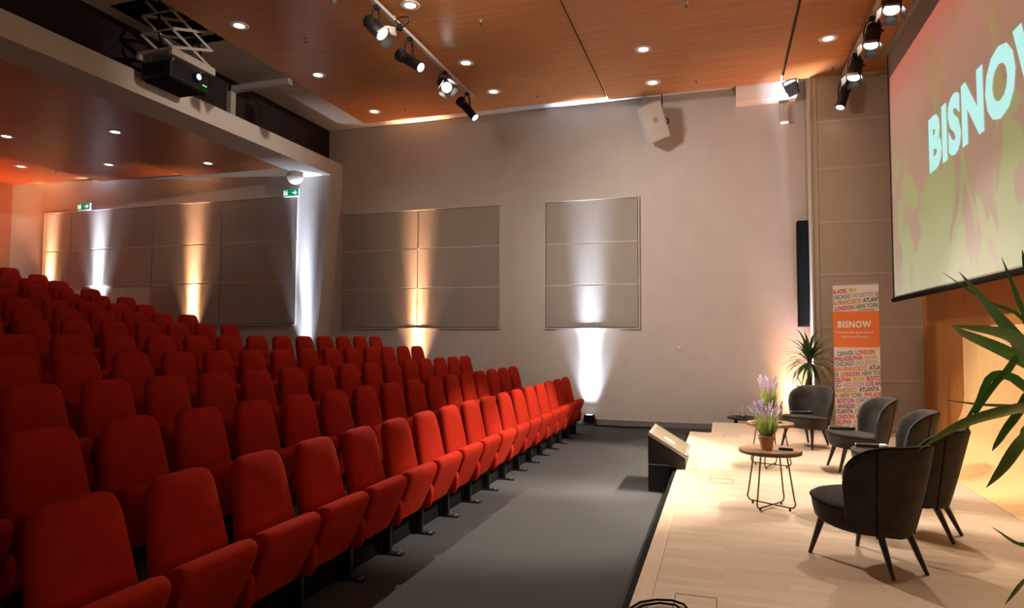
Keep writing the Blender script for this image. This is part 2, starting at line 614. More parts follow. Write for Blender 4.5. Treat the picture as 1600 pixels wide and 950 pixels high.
def seat_pan_bm():
    """tipped-up cushion: teardrop profile in x-z swept across the width with rounded ends."""
    prof = [(0.062, 0.225), (0.095, 0.215), (0.128, 0.275), (0.168, 0.365), (0.210, 0.46), (0.240, 0.53), (0.249, 0.573), (0.235, 0.603),
            (0.200, 0.617), (0.155, 0.605), (0.120, 0.570), (0.098, 0.50), (0.078, 0.39), (0.065, 0.29)]
    cx_ = sum(p[0] for p in prof) / len(prof)
    cz_ = sum(p[1] for p in prof) / len(prof)
    bm = B()
    rings = []
    W = 0.243
    for y, s in ((-W, 0.80), (-W + .006, 0.90), (-W + .018, 0.97), (-W + 0.04, 1.0), (-0.1, 1.008), (0, 1.012), (0.1, 1.008), (W - 0.04, 1.0), (W - .018, 0.97), (W - .006, 0.90), (W, 0.80)):
        k = 1 - 0.05 * (abs(y) / W) ** 2 * 0
        rings.append([(cx_ + (p[0] - cx_) * s, y * (1.0 - 0.10 * max(0, (0.45 - p[1]) / 0.22)), cz_ + (p[1] - cz_) * (0.5 + 0.5 * s)) for p in prof])
    return loft(bm, rings)


def seat_arm_bm():
    bm = B()
    prof = [(-0.03, 0.22), (0.15, 0.215), (0.175, 0.25), (0.190, 0.34), (0.183, 0.395), (0.155, 0.425), (0.09, 0.435), (-0.03, 0.43)]
    c = (0.07, 0.33)
    rings = []
    for y, s in ((-0.027, 0.86), (-0.021, 0.95), (-0.010, 1.0), (0.010, 1.0), (0.021, 0.95), (0.027, 0.86)):
        rings.append([(c[0] + (p[0] - c[0]) * s, 0.275 + y, c[1] + (p[1] - c[1]) * s) for p in prof])
    return loft(bm, rings)


def make_seat(label):
    t = thing('theatre_seat', label, 'seat', group='red folding theatre seats')
    obj('backrest', seat_back_bm(), M['red'], t, smooth=60)
    obj('seat_cushion', seat_pan_bm(), M['red'], t, smooth=60)
    obj('armrest', seat_arm_bm(), M['red'], t, smooth=60)
    bm = B()
    box(bm, 0.025, 0.095, 0.2575, 0.2925, 0.012, 0.24, 0.006)
    leg = obj('leg', bm, M['black'], t, smooth=40)
    bm = B()
    box(bm, -0.13, 0.20, 0.245, 0.305, 0.0, 0.014, 0.004)
    obj('foot_plate', bm, M['black'], leg)
    for bx_ in (-0.10, 0.165):
        for by in (0.258, 0.292):
            bm = B()
            lathe(bm, [(0.009, 0), (0.009, 0.006), (0.004, 0.010)], 8, (bx_, by, 0.0125))
            obj('bolt', bm, M['bolt'], leg, smooth=40)
    bm = B()      # seat hinge bar joining the standards under the cushion
    cyl(bm, (0.06, -0.240, 0.215), (0.06, 0.258, 0.215), 0.014, 8)
    box(bm, -0.01, 0.05, -0.22, 0.22, 0.22, 0.42, 0.005)
    obj('hinge_frame', bm, M['black'], t)
    return t


LASTY = [10.89, 10.87, 10.93, 10.87, 10.98, 9.03, 9.06, 9.02, 9.43, 9.44, 9.49, 9.75, 9.80]
LEFTK = [0.66, 0.66, 0.66, 0.66, 0.66, 0.66, 0.66, 0.66, 0.66, 0.66, 0.66, 0.66, 0.63]
PITCH = 0.5525
proto = None
for r in range(13):
    x = ROWX[r]
    n = 0
    y = LASTY[r]
    while True:
        if y < x * LEFTK[r] - 0.35:
            break
        rowname = 'front row' if r == 0 else ('topmost row' if r == 12 else '%s row up from the stage' % ORD[r])
        lab = 'red folding seat, %s from the far wall, %s' % (ORD[n], rowname)
        if n == 0:
            lab = 'red folding seat at the far wall end of the %s' % rowname
        loc = (-x, y, ROWZ[r])
        if proto is None:
            proto = make_seat(lab)
            proto.location = loc
        else:
            dup(proto, loc, None, lab)
        n += 1
        y -= PITCH

# ------------------------------------------------------------ acoustic boards on the walls
def acoustic(name_label, xs, zs, y, depth=0.05, gap=0.012, skip=()):
    t = thing('acoustic_panel', name_label, 'wall panel', ((xs[0] + xs[-1]) / 2, y, zs[0]), group='acoustic wall panels')
    ox, oy, oz = t.location
    for i in range(len(xs) - 1):
        for j in range(len(zs) - 1):
            if (i, j) in skip:
                continue
            bm = B()
            box(bm, xs[i] + gap - ox, xs[i + 1] - gap - ox, -depth, 0, zs[j] + gap - oz, zs[j + 1] - gap - oz, 0.005)
            obj('cloth_board', bm, M['board'], t)
    bm = B()
    f = 0.02
    box(bm, xs[0] - f - ox, xs[0] - ox, -depth - .006, 0, -f, zs[-1] + f - oz)
    box(bm, xs[-1] - ox, xs[-1] + f - ox, -depth - .006, 0, -f, zs[-1] + f - oz)
    box(bm, xs[0] - ox, xs[-1] - ox, -depth - .006, 0, -f, 0)
    box(bm, xs[0] - ox, xs[-1] - ox, -depth - .006, 0, zs[-1] - oz, zs[-1] + f - oz)
    for z in zs[1:-1]:
        box(bm, xs[0] - ox, xs[-1] - ox, -depth + 0.006, 0, z - gap - oz, z + gap - oz)
    obj('edge_frame', bm, M['board_frame'], t)
    return t


acoustic('narrow framed beige acoustic panel of three stacked boards, nearest the stage', [-3.31, -1.49], [1.845, 2.68, 3.50, 4.335], D)
acoustic('wide framed beige acoustic panel on the far wall beside the leaning white wall end', [-7.93, -6.10, -4.29], [1.845, 2.68, 3.52, 4.335], D)
acoustic('large field of beige acoustic boards on the far wall above the upper rows', [-16.3, -15.4, -12.80, -10.80, -8.80], [1.92, 2.86, 3.76, 4.72], DL,
         skip=((0, 0), (1, 0)))

# boards of the panelled wall beside the stage, let into the wall itself
bm = B()
for z in (0.98, 1.85, 2.72, 3.59, 4.50, 5.30):
    box(bm, 1.56, 3.05, DS - 0.010, DS + .01, z - 0.022, z + 0.022)
box(bm, 1.45, 1.475, DS - 0.02, DS + .01, HS, HW)
box(bm, 1.535, 1.56, DS - 0.014, DS + .01, HS, HW)
struct('trim_6', bm, M['stageboard_frame'])

# ------------------------------------------------------------ wall uplighters
def uplight(x, y, z, col, label, power, tilt=0.02, size=17, off=0.13, tx=0.0):
    t = thing('uplight', label, 'lamp', (x, y - off, z), group='wall uplighters')
    bm = B()
    box(bm, -0.09, 0.09, -0.07, 0.07, 0.05, 0.19, 0.01)
    obj('lamp_housing', bm, M['matblack'], t)
    bm = B()
    box(bm, -0.11, 0.11, -0.08, 0.08, 0.0, 0.02, 0.004)
    for s in (-1, 1):
        box(bm, s * 0.10 - 0.006, s * 0.10 + 0.006, -0.02, 0.02, 0.018, 0.15)
    obj('yoke', bm, M['black'], t)
    bm = B()
    lathe(bm, [(0.06, 0), (0.06, 0.006)], 20, (0, 0, 0.188))
    obj('lens', bm, M['uplens'], t)
    ld = bpy.data.lights.new('uplight_beam', 'AREA')
    ld.shape = 'RECTANGLE'
    ld.size, ld.size_y = 0.22, 0.08
    ld.energy = power
    ld.color = col
    ld.spread = R(size)
    lo = bpy.data.objects.new('uplight_beam', ld)
    lo.location = (0, 0, 0.20)
    lo.rotation_euler = Vector((tx, tilt, 1.0)).to_track_quat('-Z', 'Y').to_euler()
    link(lo, t)
    l2 = ld.copy()
    l2.energy = power * 0.45
    l2.spread = R(min(120, size * 3))
    lo2 = bpy.data.objects.new('uplight_glow', l2)
    lo2.location, lo2.rotation_euler = lo.location, lo.rotation_euler
    link(lo2, t)
    return t


uplight(-2.42, D, 0.0, COOL, 'black floor uplighter throwing a cool white beam, beside the front row', UP_W)
uplight(-6.09, D, ROWZ[4], WARM, 'black uplighter throwing an amber beam between the two halves of the wide panel', UP_W)
uplight(-8.52, DL, ROWZ[5], COOL, 'black uplighter throwing a cool beam at the leaning white wall end', UP_W * .55, tx=-0.03, size=14)
uplight(-11.55, DL, ROWZ[8], WARM, 'black uplighter throwing an amber beam on the upper acoustic boards', UP_W)
uplight(-14.45, DL, ROWZ[11], COOL, 'black uplighter throwing a cool beam under the farther exit sign', UP_W * .8, off=0.17)
uplight(-16.05, DL, ROWZ[12], WARM, 'black uplighter throwing an amber beam in the rear corner', UP_W * .8)
uplight(1.16, D, 0.0, (1.0, 0.42, 0.20), 'black uplighter throwing an amber beam behind the tall potted plant', UP_W * .5, size=48)
uplight(1.36, 12.18, 0.0, COOL, 'black uplighter throwing a cool beam at the edge of the panelled stage wall', UP_W * .5, tilt=0.0, tx=0.02)

uplight(-16.6, 10.3, ROWZ[12], (1.0, .25, .08), 'black uplighter throwing a red glow on the rear wall', UP_W * 1.6, tilt=0.0, size=90)

# cable and floor box by the first uplighter
bm = B()
tube(bm, [(-2.30, D - .22, .01), (-2.15, D - .3, .012), (-1.95, D - .28, .012), (-1.75, D - .35, .012), (-1.5, D - .30, .012), (-1.25, D - .25, .012)], 0.012, 6)
tag(obj('cable', bm, M['matblack'], smooth=True), 'black cable lying along the foot of the far wall', 'cable')

# ------------------------------------------------------------ downlights, sprinklers, ceiling speakers
def downlight(x, y, z, label, group, first=[None]):
    if first[0] is None:
        t = thing('downlight', label, 'lamp', (x, y, z), group=group)
        bm = B()
        lathe(bm, [(0.078, 0.002), (0.078, -0.006), (0.105, -0.012), (0.130, -0.006), (0.132, 0.002)], 28)
        obj('rim', bm, M['downrim'], t, smooth=40)
        bm = B()
        lathe(bm, [(0.076, -0.001), (0.076, -0.004), (0.03, -0.0045)], 28)
        obj('lamp_disc', bm, M['downlens'], t)
        spot('downlight_beam', t, (0, 0, -0.03), (0, 0, -1), DOWN_W, HALO, R(110), 0.6, 0.05)
        first[0] = t
        return t
    o = dup(first[0], (x, y, z), None, label)
    o['group'] = group
    return o


DLS = [(-6.539, 7.504, 'beside the projector lift'), (-6.493, 9.356, 'between the lamp rail and the projector recess'), (-6.483, 11.233, 'at the rounded far corner of the wooden ceiling'),
       (-3.933, 7.711, 'farthest from the wall, beside the rail of four lamps'), (-3.903, 9.642, 'second from the far wall, beside the rail of four lamps'), (-3.889, 10.944, 'nearest the far wall, beside the rail of four lamps'),
       (-1.105, 9.992, 'second from the wall, above the hanging white speaker'), (-1.096, 11.37, 'closest to the hanging white speaker'), (1.55, 10.432, 'alone in the ceiling strip beside the screen')]
for x, y, s in DLS:
    z = HW if x < -1.98 else (HW - 0.015 if x < 1.01 else HW - 0.02)
    k = (z - 1.645) / (6.1 - 1.645)
    downlight(x * k, y * k, z, 'round recessed downlight ' + s, 'recessed ceiling downlights')
for x, y, z0, s in [(-9.465, 8.071, 5.2, 'second nearest the beam in the low ceiling'), (-9.448, 10.093, 5.2, 'of the low ceiling nearest the far wall and beam'), (-11.394, 9.603, 5.29, 'in the middle strip of the low ceiling, by the wall'),
                    (-11.45, 7.716, 5.29, 'in the middle strip of the low ceiling, away from the wall'), (-13.209, 9.205, 5.42, 'deepest under the low ceiling')]:
    k = (z0 - 1.645) / (5.0 - 1.645)
    downlight(x * k, y * k, z0, 'round recessed downlight ' + s, 'recessed ceiling downlights')


def sprinkler(x, y, z, label, first=[None]):
    if first[0] is None:
        t = thing('sprinkler', label, 'sprinkler', (x, y, z), group='ceiling sprinkler heads')
        bm = B()
        lathe(bm, [(0.035, 0.002), (0.035, -0.004), (0.02, -0.010), (0.010, -0.012), (0.010, -0.04)], 14)
        obj('head_body', bm, M['steel'], t, smooth=40)
        bm = B()
        lathe(bm, [(0.004, -0.038), (0.004, -0.055), (0.022, -0.057), (0.022, -0.060)], 12)
        obj('deflector', bm, M['black'], t)
        first[0] = t
        return t
    return dup(first[0], (x, y, z), None, label)


for x, y, z, s in [(-5.867, 8.131, HW, 'between the projector lift and the lamp rail'), (-3.172, 8.372, HW, 'in the middle of the widest wooden ceiling panel'), (-3.158, 11.298, HW, 'near the far wall and the last rail lamp'),
                   (-0.4, 8.706, HW - .015, 'in the middle wooden ceiling panel, away from the wall'), (-0.366, 11.389, HW - .015, 'in the middle wooden ceiling panel, near the far wall'),
                   (1.766, 11.499, HW - .02, 'beside the lamp rail at the screen'), (-5.80, 11.217, HW, 'beside the last downlight by the rounded ceiling corner'),
                   (-8.883 * 1.06, 10.312 * 1.06, 5.2, 'in the low ceiling near the ball-shaped speaker'), (-11.227 * 1.08, 10.113 * 1.08, 5.29, 'in the low ceiling over the amber beam'), (-13.3 * 1.09, 9.981 * 1.09, 5.29 if -13.3 * 1.09 > -13.95 else 5.42, 'in the low ceiling near the rear corner')]:
    sprinkler(x, y, z, 'small metal sprinkler head ' + s)
for x, y, s in [(-3.912, 8.983, 'grey round ceiling speaker grille flush in the wooden ceiling beside the lamp rail'), (-6.471, 10.549, 'faint round ceiling speaker grille near the rounded ceiling corner')]:
    bm = B()
    lathe(bm, [(0.09, 0.001), (0.09, -0.006), (0.06, -0.010)], 24, (x, y, HW))
    tag(obj('ceiling_speaker', bm, M['greysteel'] if x > -5 else M['ceilwood'], smooth=40), s, 'speaker')


# ------------------------------------------------------------ lamp rails and stage lamps
def rail(x, z, y0, y1, label):
    t = thing('lamp_rail', label, 'rail', (x, y1, z))
    bm = B()
    box(bm, -0.03, 0.03, y0 - y1, 0, -0.03, 0.02, 0.004)
    obj('track', bm, M['liftwhite'], t)
    bm = B()
    for k in range(7):
        y = -0.15 - k * (y1 - y0 - 0.3) / 6
        cyl(bm, (0, y, 0.018), (0, y, 6.09 - z), 0.012, 8)
    obj('hanger', bm, M['greysteel'], t)
    return t


rail(-4.26, 6.02, 2.0, 10.9, 'grey lamp rail with four black lamps under the widest wooden ceiling panel')
rail(1.96, 5.99, 2.0, 11.95 - 0.1, 'grey lamp rail with black lamps beside the projection screen')


def stage_lamp(loc, target, kind, label, power, size, col=HALO, zr=5.988, blend=0.4, radius=0.06):
    """lamp body points along local -Z of an aimed frame; parts are built in world-aligned local space."""
    t = thing('stage_lamp', label, 'lamp', loc, group='black stage lamps')
    d = (Vector(target) - Vector(loc)).normalized()
    q = d.to_track_quat('-Z', 'Y').to_matrix().to_4x4()
    def put(name, bm, m, parent, smooth=40):
        for v in bm.verts:
            v.co = q @ v.co
        return obj(name, bm, m, parent, smooth=smooth)
    ln = 0.20 if kind == 'fresnel' else 0.27
    rr = 0.098 if kind == 'fresnel' else 0.074
    bm = B()
    if kind == 'fresnel':
        lathe(bm, [(0.05, ln), (0.075, ln - .015), (0.08, ln - .06), (rr, 0.02), (rr, -0.13), (rr - .008, -0.135), (rr - .012, -0.12)], 24)
    else:
        lathe(bm, [(0.05, ln - .02), (0.078, ln - .03), (0.08, ln - .15), (0.062, ln - .17), (rr, ln - .19), (rr, -0.25), (rr - .008, -0.255), (rr - .012, -0.24)], 24)
    body = put('lamp_body', bm, M['black'], t)
    for k in range(4):      # cooling fins
        bm = B()
        z = ln - 0.035 - k * 0.022
        lathe(bm, [(0.081, z), (0.090, z - .003), (0.090, z - .009), (0.081, z - .012)], 24)
        put('cooling_fin', bm, M['black'], body)
    zf = -0.115 if kind == 'fresnel' else -0.235
    bm = B()
    lathe(bm, [(rr - .014, zf), (rr - .02, zf - .012), (0.02, zf - .018)], 24)
    put('lens', bm, M['lens'], t)
    if kind == 'fresnel':
        for s in (0, 1, 2, 3):
            a = s * PI / 2 + 0.4
            bm = B()
            c_, s_ = math.cos(a), math.sin(a)
            w = 0.07
            v = [(c_ * rr - s_ * w, s_ * rr + c_ * w, -0.13), (c_ * rr + s_ * w, s_ * rr - c_ * w, -0.13),
                 (c_ * (rr + .05) + s_ * w * 1.2, s_ * (rr + .05) - c_ * w * 1.2, -0.22), (c_ * (rr + .05) - s_ * w * 1.2, s_ * (rr + .05) + c_ * w * 1.2, -0.22)]
            n = Vector((c_, s_, 0.5)).normalized() * 0.003
            A = [bm.verts.new(p) for p in v]
            B2 = [bm.verts.new(Vector(p) + n) for p in v]
            bm.faces.new(A); bm.faces.new(B2[::-1])
            for i in range(4):
                bm.faces.new((A[i], B2[i], B2[(i + 1) % 4], A[(i + 1) % 4]))
            put('barn_door', bm, M['greysteel'] if s in (0, 1) else M['black'], t, False)
    # yoke: a U hanging from the rail to the body's sides
    h_ = zr - loc[2]
    side = d.cross(Vector((0, 0, 1))).normalized()
    bm = B()
    arch = []
    for a in range(0, 181, 15):
        arch.append(side * (0.112 * math.cos(R(a))) + Vector((0, 0, 0.03 + (h_ - 0.06) * math.sin(R(a)) ** 0.6)))
    tube(bm, [side * 0.112] + arch[1:-1] + [side * -0.112], 0.010, 6)
    obj('yoke', bm, M['black'], t, smooth=60)
    bm = B()
    box(bm, -0.035, 0.035, -0.035, 0.035, h_ - 0.05, h_ - 0.0, 0.005)
    obj('clamp', bm, M['black'], t)
    bm = B()
    back = q @ Vector((0, 0.0, ln - 0.03))
    p0 = Vector((0, 0.05, h_ - 0.02))
    pts = []
    for k in range(13):
        f = k / 12
        p = p0.lerp(back, f)
        p.z -= 0.16 * math.sin(f * PI)
        p += side * (-0.14 * math.sin(f * PI))
        pts.append(p)
    tube(bm, pts, 0.006, 6)
    obj('power_cord', bm, M['matblack'], t, smooth=True)
    spot('lamp_beam', t, d * (0.16 if kind == 'fresnel' else 0.275), d * 3.0, power, col, R(size), blend, radius)
    return t


def rail_pt(px_, py_, X):
    """a point on the camera ray through image point at the plane x = X (used once to read positions off the photograph)."""
    c = Vector(((px_ - 800) / 1020, (475 - py_) / 1020, 1))
    d = rx * c.x + up * c.y + fw * c.z
    k = X / d.x
    return Vector((0, 0, 1.645)) + d * k


stage_lamp(tuple(rail_pt(588, 44, -4.26)), (1.3, 7.6, HS), 'fresnel', 'black fresnel lamp with barn doors, farthest from the wall on the long grey rail', RAIL_W, 46)
stage_lamp(tuple(rail_pt(640, 95, -4.26)), (2.5, 7.0, 0.9), 'profile', 'long black profile lamp, second along the long grey rail', PROFILE_W * 2.2, 36)
stage_lamp(tuple(rail_pt(695, 133, -4.26)), (0.7, 4.0, HS), 'fresnel', 'black fresnel lamp with barn doors, third along the long grey rail', RAIL_W * 1.5, 50)
stage_lamp(tuple(rail_pt(730, 170, -4.26)), (0.6, 9.9, HS), 'profile', 'long black profile lamp, nearest the far wall on the long grey rail', PROFILE_W * 1.4, 38)
stage_lamp(tuple(rail_pt(1395, 2, 1.96)), (0.8, 6.6, 0.2), 'fresnel', 'black fresnel lamp beside the screen, cut by the photo edge', FRONT_W, 55, zr=5.958, blend=.9, radius=.1)
stage_lamp(tuple(rail_pt(1363, 58, 1.96)), (0.75, 8.0, 0.2), 'fresnel', 'black fresnel lamp with barn doors, closest to the screen edge', FRONT_W, 58, zr=5.958, blend=.9, radius=.1)
stage_lamp(tuple(rail_pt(1336, 110, 1.96)), (0.55, 9.0, 0.3), 'fresnel', 'black fresnel lamp with barn doors, middle of the screen rail', FRONT_W * .7, 58, zr=5.958, blend=.9, radius=.1)
stage_lamp(tuple(rail_pt(1319, 148, 1.96)), (0.2, 10.2, 0.3), 'profile', 'black profile lamp with a looped cord, at the far end of the screen rail', PROFILE_W * .6, 30, zr=5.958)
# unseen lamps added on both rails to brighten seats, far wall, beam and plant
stage_lamp((1.96, 7.75, 5.66), (-1.5, 8.4, 0.3), 'fresnel', 'added unseen fresnel lamp over the stage, lighting the far half of the front row', SEAT_W, 35, zr=5.958, blend=0.5)
stage_lamp((1.96, 6.8, 5.66), (-1.45, 6.1, 0.3), 'fresnel', 'added unseen fresnel lamp over the stage, lighting the middle of the front row', SEAT_W * .85, 32, zr=5.958, blend=0.7)
stage_lamp((-4.26, 6.2, 5.70), (0.3, D, 2.6), 'fresnel', 'added unseen fresnel lamp on the long grey rail, lighting the bare far wall', WASH_W, 70, col=(1, .90, .80), blend=1.0, radius=0.35)
stage_lamp((-4.26, 5.2, 5.70), (-3.0, D, 3.0), 'fresnel', 'added unseen fresnel lamp on the long grey rail, lighting the framed wall panels', WASH_W * .6, 75, col=(1, .90, .80), blend=1.0, radius=0.35)
stage_lamp((1.96, 5.9, 5.66), (-7.9, 9.0, 5.75), 'fresnel', 'added unseen fresnel lamp on the rail beside the screen, lighting the pale beam', WASH_W * 2.0, 30, col=(1, .88, .76), zr=5.958, blend=1.0)

stage_lamp((1.96, 4.7, 5.66), (1.35, 2.9, 1.1), 'fresnel', 'added unseen fresnel lamp over the stage, lighting the plant by the camera', FRONT_W * .6, 46, zr=5.958, blend=1.0)  # unseen fill lamp added for the near leaves

# coiled cable plug on the ceiling beside the first lamp
t = thing('ceiling_socket', 'black ceiling socket with looped cord beside the farthest rail lamp', 'socket', tuple(rail_pt(625, 42, -4.0)))
bm = B()
lathe(bm, [(0.03, 0.03), (0.04, 0.0), (0.04, -0.04), (0.02, -0.05)], 14)
obj('plug', bm, M['matblack'], t, smooth=40)
bm = B()
tube(bm, [(0, 0, 0.02), (-0.08, 0.02, 0.1), (-0.03, 0.05, 0.16), (0.09, 0.06, 0.15), (0.12, 0.03, 0.07), (0.06, 0, 0.0), (0.01, 0, -0.03)], 0.010, 6)
obj('cord', bm, M['matblack'], t, smooth=True)

# ------------------------------------------------------------ projector on its scissor lift
PX, PY = -7.58, 7.42
t = thing('projector', 'large black projector hanging under the scissor lift before the beam', 'projector', (PX, PY, 5.27))
bm = B()
box(bm, -0.27, 0.27, -0.36, 0.36, 0.02, 0.27, 0.02)
obj('projector_body', bm, M['black'], t)
bm = B()
box(bm, -0.23, 0.23, -0.32, 0.32, 0.0, 0.02)
obj('base_cover', bm, M['matblack'], t)
bm = B()
tube(bm, [(0.26, 0.10, 0.17), (0.33, 0.10, 0.17)], 0.070, 20)
lb = obj('lens_barrel', bm, M['black'], t, smooth=40)
bm = B()
tube(bm, [(0.325, 0.10, 0.17), (0.336, 0.10, 0.17)], 0.042, 16)
obj('lens_glass', bm, M['blueled'], lb)
for k in range(3):
    bm = B()
    box(bm, 0.268, 0.274, 0.24 + k * 0.03, 0.255 + k * 0.03, 0.10, 0.115)
    obj('status_light', bm, M['led'], t)
bm = B()
for k in range(7):
    box(bm, -0.22 + k * 0.06, -0.19 + k * 0.06, -0.364, -0.358, 0.08, 0.22)
obj('vent_grille', bm, M['matblack'], t)
t = thing('projector_lift', 'grey steel scissor lift carrying the projector down from the ceiling recess', 'lift', (PX, PY, 5.55))
bm = B()
box(bm, -0.31, 0.33, -0.40, 0.42, 0.10, 0.14, 0.008)
box(bm, -0.31, -0.26, -0.40, 0.42, 0.03, 0.10)
box(bm, 0.28, 0.33, -0.40, 0.42, 0.03, 0.10)
obj('carrier_plate', bm, M['liftwhite'], t)
bm = B()
for s in (-0.2, 0.2):
    for u in (-0.25, 0.25):
        cyl(bm, (s, u, -0.008), (s, u, 0.10), 0.018, 8)
obj('mounting_rod', bm, M['greysteel'], t)
levels = 6
hgt = (7.3 - 5.55 - 0.14) / levels
for sx in (-0.27, 0.29):
    for k in range(levels):
        z0 = 0.14 + k * hgt
        for (a, b_) in ((-0.36, 0.38), (0.38, -0.36)):
            bm = B()
            ox = sx + (0.012 if a < 0 else -0.012)
            d = Vector((0, b_ - a, hgt)).normalized()
            nrm = Vector((0, -d.z, d.y)) * 0.020
            p, q_ = Vector((ox, a, z0)), Vector((ox, b_, z0 + hgt))
            vv = [bm.verts.new(c + Vector((e, 0, 0))) for e in (-0.008, 0.008) for c in (p - nrm, p + nrm, q_ + nrm, q_ - nrm)]
            for f in ((0, 1, 2, 3), (7, 6, 5, 4), (0, 4, 5, 1), (1, 5, 6, 2), (2, 6, 7, 3), (3, 7, 4, 0)):
                bm.faces.new([vv[i] for i in f])
            obj('scissor_arm', bm, M['liftwhite'], t)
for k in range(levels + 1):
    for yy in (-0.36, 0.38):
        bm = B()
        cyl(bm, (-0.28, yy, 0.14 + k * hgt), (0.30, yy, 0.14 + k * hgt), 0.012, 8)
        obj('cross_rod', bm, M['liftwhite'], t, smooth=40)
bm = B()
tube(bm, [(0.0, -0.2, 0.14), (0.05, -0.32, 0.25), (0.02, -0.36, 0.45), (-0.05, -0.28, 0.60), (-0.02, -0.3, 7.3 - 5.55)], 0.022, 8)
tube(bm, [(0.1, 0.1, 0.14), (0.15, 0.3, 0.24), (0.12, 0.34, 0.42), (0.1, 0.22, 0.60), (0.1, 0.1, 7.3 - 5.55)], 0.016, 8)
obj('hanging_cable', bm, M['matblack'], t, smooth=True)

t = thing('cable_trunking', 'grey angled steel trunking crossing the ceiling recess beside the projector', 'trunking', (-7.8, 9.36, 6.0))
bm = B()
box(bm, -0.52, 0.75, -0.06, 0.06, 0.0, 0.10, 0.004)
obj('duct', bm, M['greysteel'], t)
bm = B()
box(bm, -0.54, -0.44, -0.06, 0.06, -0.53, 0.10, 0.004)
obj('drop_leg', bm, M['greysteel'], t)

# ------------------------------------------------------------ fittings on the far walls
t = thing('ball_lamp', 'white ball-shaped lamp hanging below the beam over the leaning wall end', 'lamp', (-8.62, 11.68, 5.06))
bm = B()
bmesh.ops.create_uvsphere(bm, u_segments=24, v_segments=16, radius=0.17)
obj('ball_shell', bm, M['speakerwhite'], t, smooth=True)
bm = B()
lathe(bm, [(0.171, -0.02), (0.174, -0.012), (0.174, 0.012), (0.171, 0.02)], 24)
obj('seam_ring', bm, M['greysteel'], t, smooth=40)
bm = B()
for s in (-0.05, 0.05):
    cyl(bm, (s, 0, 0.15), (s, 0, 0.42), 0.012, 8)
obj('mounting_bracket', bm, M['steel'], t)


def exit_sign(x, z, w, label, y):
    t = thing('exit_sign', label, 'sign', (x, y, z), group='green exit signs')
    h = 0.15
    bm = B()
    box(bm, -w, w, -0.05, 0.0, -h / 2 - 0.012, h / 2 + 0.012, 0.006)
    obj('sign_case', bm, M['white'], t)
    bm = B()
    box(bm, -w + .012, w - .012, -0.056, -0.049, -h / 2, h / 2)
    f = obj('sign_face', bm, M['exitgreen'], t)
    bm = B()      # running figure and door on one half, arrow on the other
    y0, y1 = -0.060, -0.0555
    box(bm, -w + .03, -w + .07, y0, y1, -h / 2 + .02, h / 2 - .025)
    tube(bm, [(-w * .45, (y0 + y1) / 2, 0.005), (-w * .38, (y0 + y1) / 2, -0.03), (-w * .45, (y0 + y1) / 2, -0.055)], 0.009, 6)
    tube(bm, [(-w * .45, (y0 + y1) / 2, 0.03), (-w * .47, (y0 + y1) / 2, -0.01), (-w * .58, (y0 + y1) / 2, -0.05)], 0.010, 6)
    tube(bm, [(-w * .60, (y0 + y1) / 2, 0.0), (-w * .47, (y0 + y1) / 2, 0.025), (-w * .34, (y0 + y1) / 2, 0.005)], 0.008, 6)
    lathe(bm, [(0.001, -.012), (0.010, -0.006), (0.012, 0.0), (0.010, 0.006), (0.001, .012)], 10, (-w * .43, (y0 + y1) / 2, 0.048))
    box(bm, w * .2, w * .72, y0, y1, -0.010, 0.010)
    for s in (-1, 1):
        tube(bm, [(w * .75, (y0 + y1) / 2, 0.0), (w * .52, (y0 + y1) / 2, s * 0.038)], 0.010, 6)
    obj('pictogram', bm, M['exitwhite'], f)
    return t


exit_sign(-8.93, 4.79, 0.205, 'green exit sign with arrow on the wall just under the ball lamp', DL - 0.05)
exit_sign(-14.95, 4.83, 0.205, 'green exit sign farther back, over the cool beam near the rear', DL - 0.05)

t = thing('wall_socket', 'small white socket plate alone on the bare far wall', 'socket', (-0.75, D, 1.48))
bm = B()
box(bm, -0.05, 0.05, -0.012, 0, -0.05, 0.05, 0.005)
obj('plate', bm, M['speakerwhite'], t)
bm = B()
box(bm, -0.032, 0.032, -0.02, -0.010, -0.032, 0.032, 0.004)
obj('rocker', bm, M['white'], t)

# white loudspeaker hung in front of the far wall
t = thing('hanging_loudspeaker', 'white box loudspeaker hanging tilted from the ceiling before the far wall', 'speaker', (-1.17, 12.05, 5.62))
tilt = (R(18), R(-23), R(18))
bm = B()
rings = []
for z, w, d in ((-0.34, 0.20, 0.17), (0.34, 0.20, 0.17)):
    rings.append([(-w, -d, z), (w, -d, z), (w * .8, d, z), (-w * .8, d, z)])
loft(bm, rings)
bmesh.ops.bevel(bm, geom=bm.edges[:], offset=0.012, segments=2, affect='EDGES')
cab = obj('cabinet', bm, M['speakerwhite'], t)
cab.rotation_euler = tilt
bm = B()
box(bm, -0.18, 0.18, -0.178, -0.168, -0.32, 0.32, 0.003)
obj('front_grille', bm, M['speakerwhite'], cab)
bm = B()
box(bm, -0.035, 0.035, -0.186, -0.177, -0.0, 0.08, 0.004)
obj('badge', bm, M['greysteel'], cab)
for sx_, sy_ in ((-0.16, 0.0), (-0.11, 0.02)):
    bm = B()
    cyl(bm, (sx_, sy_, 0.64), (sx_, sy_, 0.20), 0.010, 8)
    obj('rod', bm, M['greysteel'], t, smooth=40)
bm = B()
tube(bm, [(0.17, 0.05, 0.64), (0.17, 0.05, 0.3), (0.17, 0.05, 0.16), (0.20, 0.0, 0.08), (0.28, -.05, 0.02), (0.30, -.08, -0.04), (0.27, -.08, -0.08)], 0.011, 6)
obj('cord', bm, M['matblack'], t, smooth=True)

